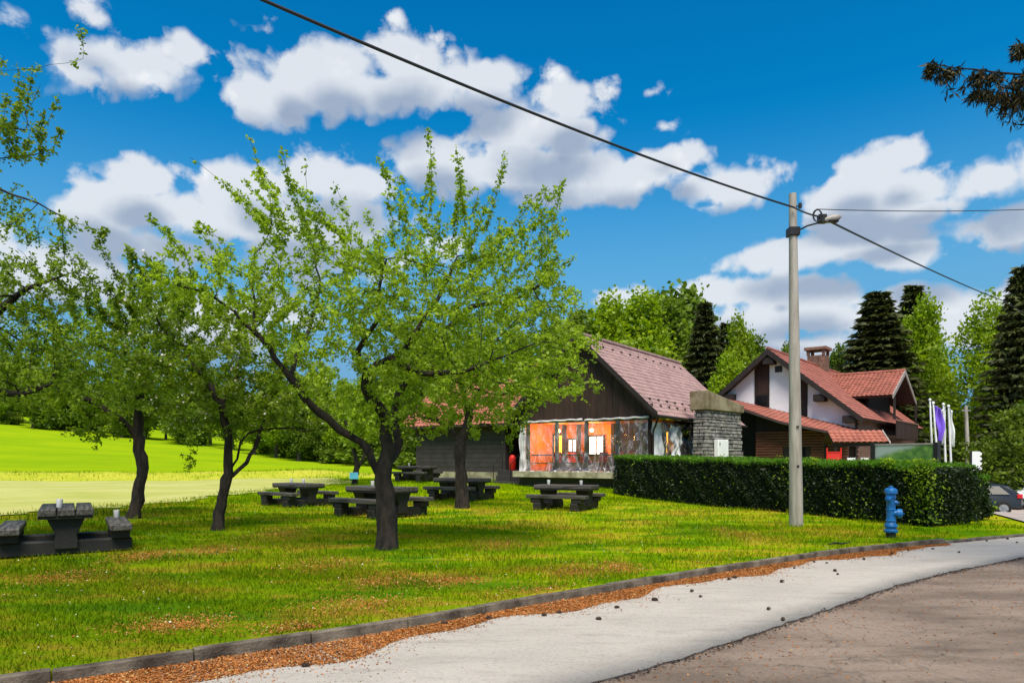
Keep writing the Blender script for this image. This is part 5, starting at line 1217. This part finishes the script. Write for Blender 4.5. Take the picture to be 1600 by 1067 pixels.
def cup(loc, label):
    global cup0
    if cup0 is None:
        me = MB().lathe([(.028, 0), (.034, .01), (.04, .11), (.036, .11), (.03, .02)], 14).build('cup', M['cup'], smooth=True); cup0 = me; c = me
    else: c = cup0.copy(); COL.objects.link(c)
    c.location = loc; c.scale = (1.35, 1.35, 1.35); tag(c, label, 'cup', 'white cups left on the picnic tables')
cup0 = None
TB = [(104, 838, 12.5, 122, 1.0, 'front left log picnic table nearest the road with greyed planks', [(-.5, .1, 1), (.6, -.80, 0)], ['white cup on the front left picnic table', 'white cup on the bench end of the front left picnic table']),
      (466, 782, 24.6, -38, 1.0, 'log picnic table left of the leaning front apple trunk, in the open lawn', [(-.55, .1, 1), (.3, 0, 1)], ['left cup on the table in open lawn', 'right cup on the table in open lawn']),
      (596, 806, 20.2, -36, 1.08, 'log picnic table half hidden behind the largest apple trunk', [(-.45, .1, 1), (.3, 0, 1)], ['left cup on the table behind the largest trunk', 'right cup on the table behind the largest trunk']),
      (722, 772, 27.4, -30, 1.1, 'log picnic table behind the gnarled apple trunk before the porch', [], []),
      (652, 752, 38.5, -24, 1.05, 'farthest log picnic table by the pale wing foundation', [(-.5, .0, 1)], ['white cup on the farthest picnic table']),
      (885, 785, 22.6, -26, 1.0, 'log picnic table nearest the hedge before the porch', [(-.62, .0, 1), (.5, 0, 1)], ['left cup on the table nearest the hedge', 'right cup on the table nearest the hedge'])]
for (x, yb, Y, ang, s, lb, cups, cl) in TB:
    t_ = pt0 if firstp else copy_tree(pt0); firstp = False
    X = (x-800)*Y/F; z = float(H(X, Y)); t_.location = (X, Y, z); t_.rotation_euler = (0, 0, R(ang)); t_.scale = (s, s, s); t_['label'] = lb
    for (cx, cy, tp_), l2 in zip(cups, cl):
        m_ = Matrix.Translation((X, Y, z)) @ Matrix.Rotation(R(ang), 4, 'Z') @ Vector((cx*s, cy*s, (.776 if tp_ else .486)*s)); cup(m_, l2)
g = P(553, 743, 35.7); sb = MB().box(-.22, .22, -.02, .02, -.17, .17).build('sign_board', M['cyan'], bevel=.005); sb.location = g; tag(sb, 'small light blue board nailed to the thin apple trunk', 'sign')

# ------------------------------------------------------------------ cars
def car(loc, rz, body_m, label, kind='hatch'):
    c = empty('parked_car', loc, rz, label, 'car', 'cars parked on the court')
    if kind == 'suv': prof = [(-2.2,.42),(-2.2,.95),(-2.1,1.1),(-1.95,1.65),(-1.5,1.74),(.4,1.72),(1.1,1.12),(2.0,.98),(2.2,.75),(2.2,.42)]
    else: prof = [(-2.0,.36),(-2.02,.85),(-1.95,.98),(-1.55,1.36),(-1.1,1.46),(.2,1.44),(.95,.98),(1.8,.86),(2.0,.66),(2.02,.36)]
    belt = .95 if kind != 'suv' else 1.1
    mb = MB(); n = len(prof)
    for s in (-1, 1):
        for (x, z) in prof: mb.v.append((x, s*(.86 if z <= belt+.05 else .86-.22*(z-belt)/.5), z))
    mb.f = [tuple(range(n)), tuple(range(2*n-1, n-1, -1))]+[(i, i+n, (i+1) % n+n, (i+1) % n) for i in range(n)]
    mb.build('body', body_m, c, bevel=.05, smooth=True)
    up_ = [p for p in prof if p[1] > belt+.05]; xa, xb_ = min(p[0] for p in up_), max(p[0] for p in up_); zt = max(p[1] for p in prof)
    for s in (-1, 1):
        for (q0, q1, t0, t1) in ((xa+.02, -.35, xa+.4, -.35), (-.28, xb_+.5, -.28, xb_-.05)):
            y0 = s*.872; y1 = s*(.86-.22*(zt-.1-belt)/.5+.014)
            w_ = MB(); w_.add([(q0, y0, belt+.03), (q1, y0, belt+.03), (t1, y1, zt-.10), (t0, y1, zt-.10), (q0, y0-s*.03, belt+.03), (q1, y0-s*.03, belt+.03), (t1, y1-s*.03, zt-.10), (t0, y1-s*.03, zt-.10)], [(0, 1, 2, 3), (7, 6, 5, 4), (0, 4, 5, 1), (1, 5, 6, 2), (2, 6, 7, 3), (3, 7, 4, 0)]); w_.build('side_window', M['glass_dark'], c)
    for (pa_, pb_) in (((prof[2], prof[3])), ((prof[6], prof[5]))):
        sx_ = -1 if pa_[0] < 0 else 1; w_ = MB(); o_ = .015
        w_.add([(pa_[0]*1.0+sx_*o_, -.7, pa_[1]+.04), (pa_[0]+sx_*o_, .7, pa_[1]+.04), (pb_[0]+sx_*o_, .6, pb_[1]-.03+o_), (pb_[0]+sx_*o_, -.6, pb_[1]-.03+o_)], [(0, 1, 2, 3)]); w_.build('windscreen' if sx_ > 0 else 'rear_window', M['glass_dark'], c)
    for x in (-1.28, 1.28):
        for s in (-1, 1):
            wt = MB().lathe([(.20, -.10), (.31, -.10), (.325, -.06), (.325, .06), (.31, .10), (.20, .10)], 22, (x, s*.80, .325), Vector((0, 1, 0))).build('wheel', M['tyre'], c, smooth=True)
            rm = MB(); rm.lathe([(.195, 0), (.19, .02), (.05, .01)], 18, (x, s*.89, .325), Vector((0, s, 0)))
            for k in range(5):
                a = k*1.2566; rm.box(-.025, .025, .0, .19, -.01, .03, 0, 0, Matrix.Translation((x, s*.905, .325)) @ Matrix.Rotation(-R(90)*s, 4, 'X') @ Matrix.Rotation(a, 4, 'Z'))
            rm.build('rim', M['steel'], wt, smooth=False)
    for s in (-1, 1):
        MB().box(prof[1][0]-.02, prof[1][0]+.2, s*.72-.14, s*.72+.155, .80, 1.0).build('taillight', M['taillight'], c, bevel=.02)
        MB().box(prof[-3][0]-.25, prof[-3][0]+.05, s*.68-.16, s*.68+.165, .66, .80).build('headlight', M['white'], c, bevel=.03)
    MB().box(prof[0][0]-.05, prof[0][0]+.1, -.80, .80, .34, .52).build('bumper', M['black_metal'], c, bevel=.03)
    MB().box(prof[0][0]-.056, prof[0][0]-.04, -.25, .25, .60, .72).build('number_plate', M['white'], c)
    return c
def cground(X, Y): return float(H(X, Y))+.03
X, Y = 22.1, 34.2; car((X, Y, cground(X, Y)), R(160), M['car_dark'], 'dark grey hatchback with red taillight poking out behind the hedge end')
X, Y = 27.2, 37.5; car((X, Y, cground(X, Y)), R(196), M['car_white'], 'white car parked at the right edge behind the dark hatchback')
X, Y = 32.9, 45.0; car((X, Y, cground(X, Y)), R(175), M['car_black'], 'black tall car in the shade behind the other two', 'suv')

# ------------------------------------------------------------------ cones and twigs fallen on the road
def cone_mesh():
    mb = MB()
    mb.lathe([(.006, 0), (.018, .012), (.024, .03), (.022, .05), (.014, .07), (.004, .085)], 10, (0, 0, .02), Vector((1, .2, 0)))
    for i in range(34):
        t_ = i/34; a = i*2.4; r = .024*math.sin(min(1, t_*.9+.12)*math.pi)**.6; c = Vector((t_*.085, r*math.cos(a), .02+r*math.sin(a))); d = Vector((.5, math.cos(a), math.sin(a))).normalized(); s = d.orthogonal().normalized()*.008
        mb.add([c-s, c+s, c+d*.014], [(0, 1, 2)])
    return mb
co0 = None
for (x, y) in [(471,1041),(878,958),(960,950),(846,962),(1205,885),(700,975),(760,968),(1137,906),(1152,903),(1220,910),(1310,898),(1307,893),(1224,970),(1200,953),(1093,933),(1540,845),(1572,842),(1350,874),(1395,866),(1420,860),(1500,863),(1018,938),(1080,925),(940,968),(1270,878),(1590,848),(1240,888),(1290,880),(1460,858)]:
    Y = 1.705*F/(y-HZ); loc = ((x-800)*Y/F, Y, -.084)
    if co0 is None: co0 = cone_mesh().build('pine_cone', M['cone']); c = co0
    else: c = co0.copy(); COL.objects.link(c)
    c.location = loc; c.rotation_euler = (0, 0, random.uniform(0, 6.28)); s = random.uniform(.5, .85); c.scale = (s*1.1, s, s); tag(c, 'small dark fallen cone lying on the pale road near the kerb', 'pine cone', 'fallen cones scattered on the road')
# dark crumbs and twigs over the old asphalt
n = 5200; X = rng.uniform(.2, 16, n); Yb = np.interp(X, BS[:, 0], BS[:, 1]); Y = Yb-.0-np.abs(rng.exponential(1.8, n)); ok = Y > 3; X, Y = X[ok], Y[ok]
leaves('asphalt_debris', np.stack([X, Y, np.full(len(X), -.101)], 1), .022, M['litter'], aspect=.5, flat=.95, kind='stuff')['label'] = 'fine needles and crumbs scattered over the old brown asphalt'
n = 3500; X = rng.uniform(-2, 12, n); Yb = np.interp(X, BS[:, 0], BS[:, 1]); Y = Yb+rng.normal(size=n)*.05-.03
leaves('edge_crumbs', np.stack([X, Y, np.full(len(X), -.092)], 1), .022, M['cone'], aspect=.6, flat=.8, kind='stuff')['label'] = 'dark crumbs along the broken edge between the two road surfaces'
tm = MB()
for (x, y, l, a) in [(1098,636,.5,0)]: pass
g = P(1350, 858, 12.6); b_ = MB(); b_.tube([(-.22, 0, .03), (-.1, .03, .06), (.05, .0, .05), (.2, .04, .07)], [.012, .02, .018, .008], 6); b_.tube([(0, 0, .05), (.06, -.08, .07)], [.01, .004], 5)
o = b_.build('fallen_branch', M['bark'], smooth=True); o.location = (6.05, 12.98, 0); tag(o, 'short dark fallen branch lying on the grass at the kerb', 'branch')
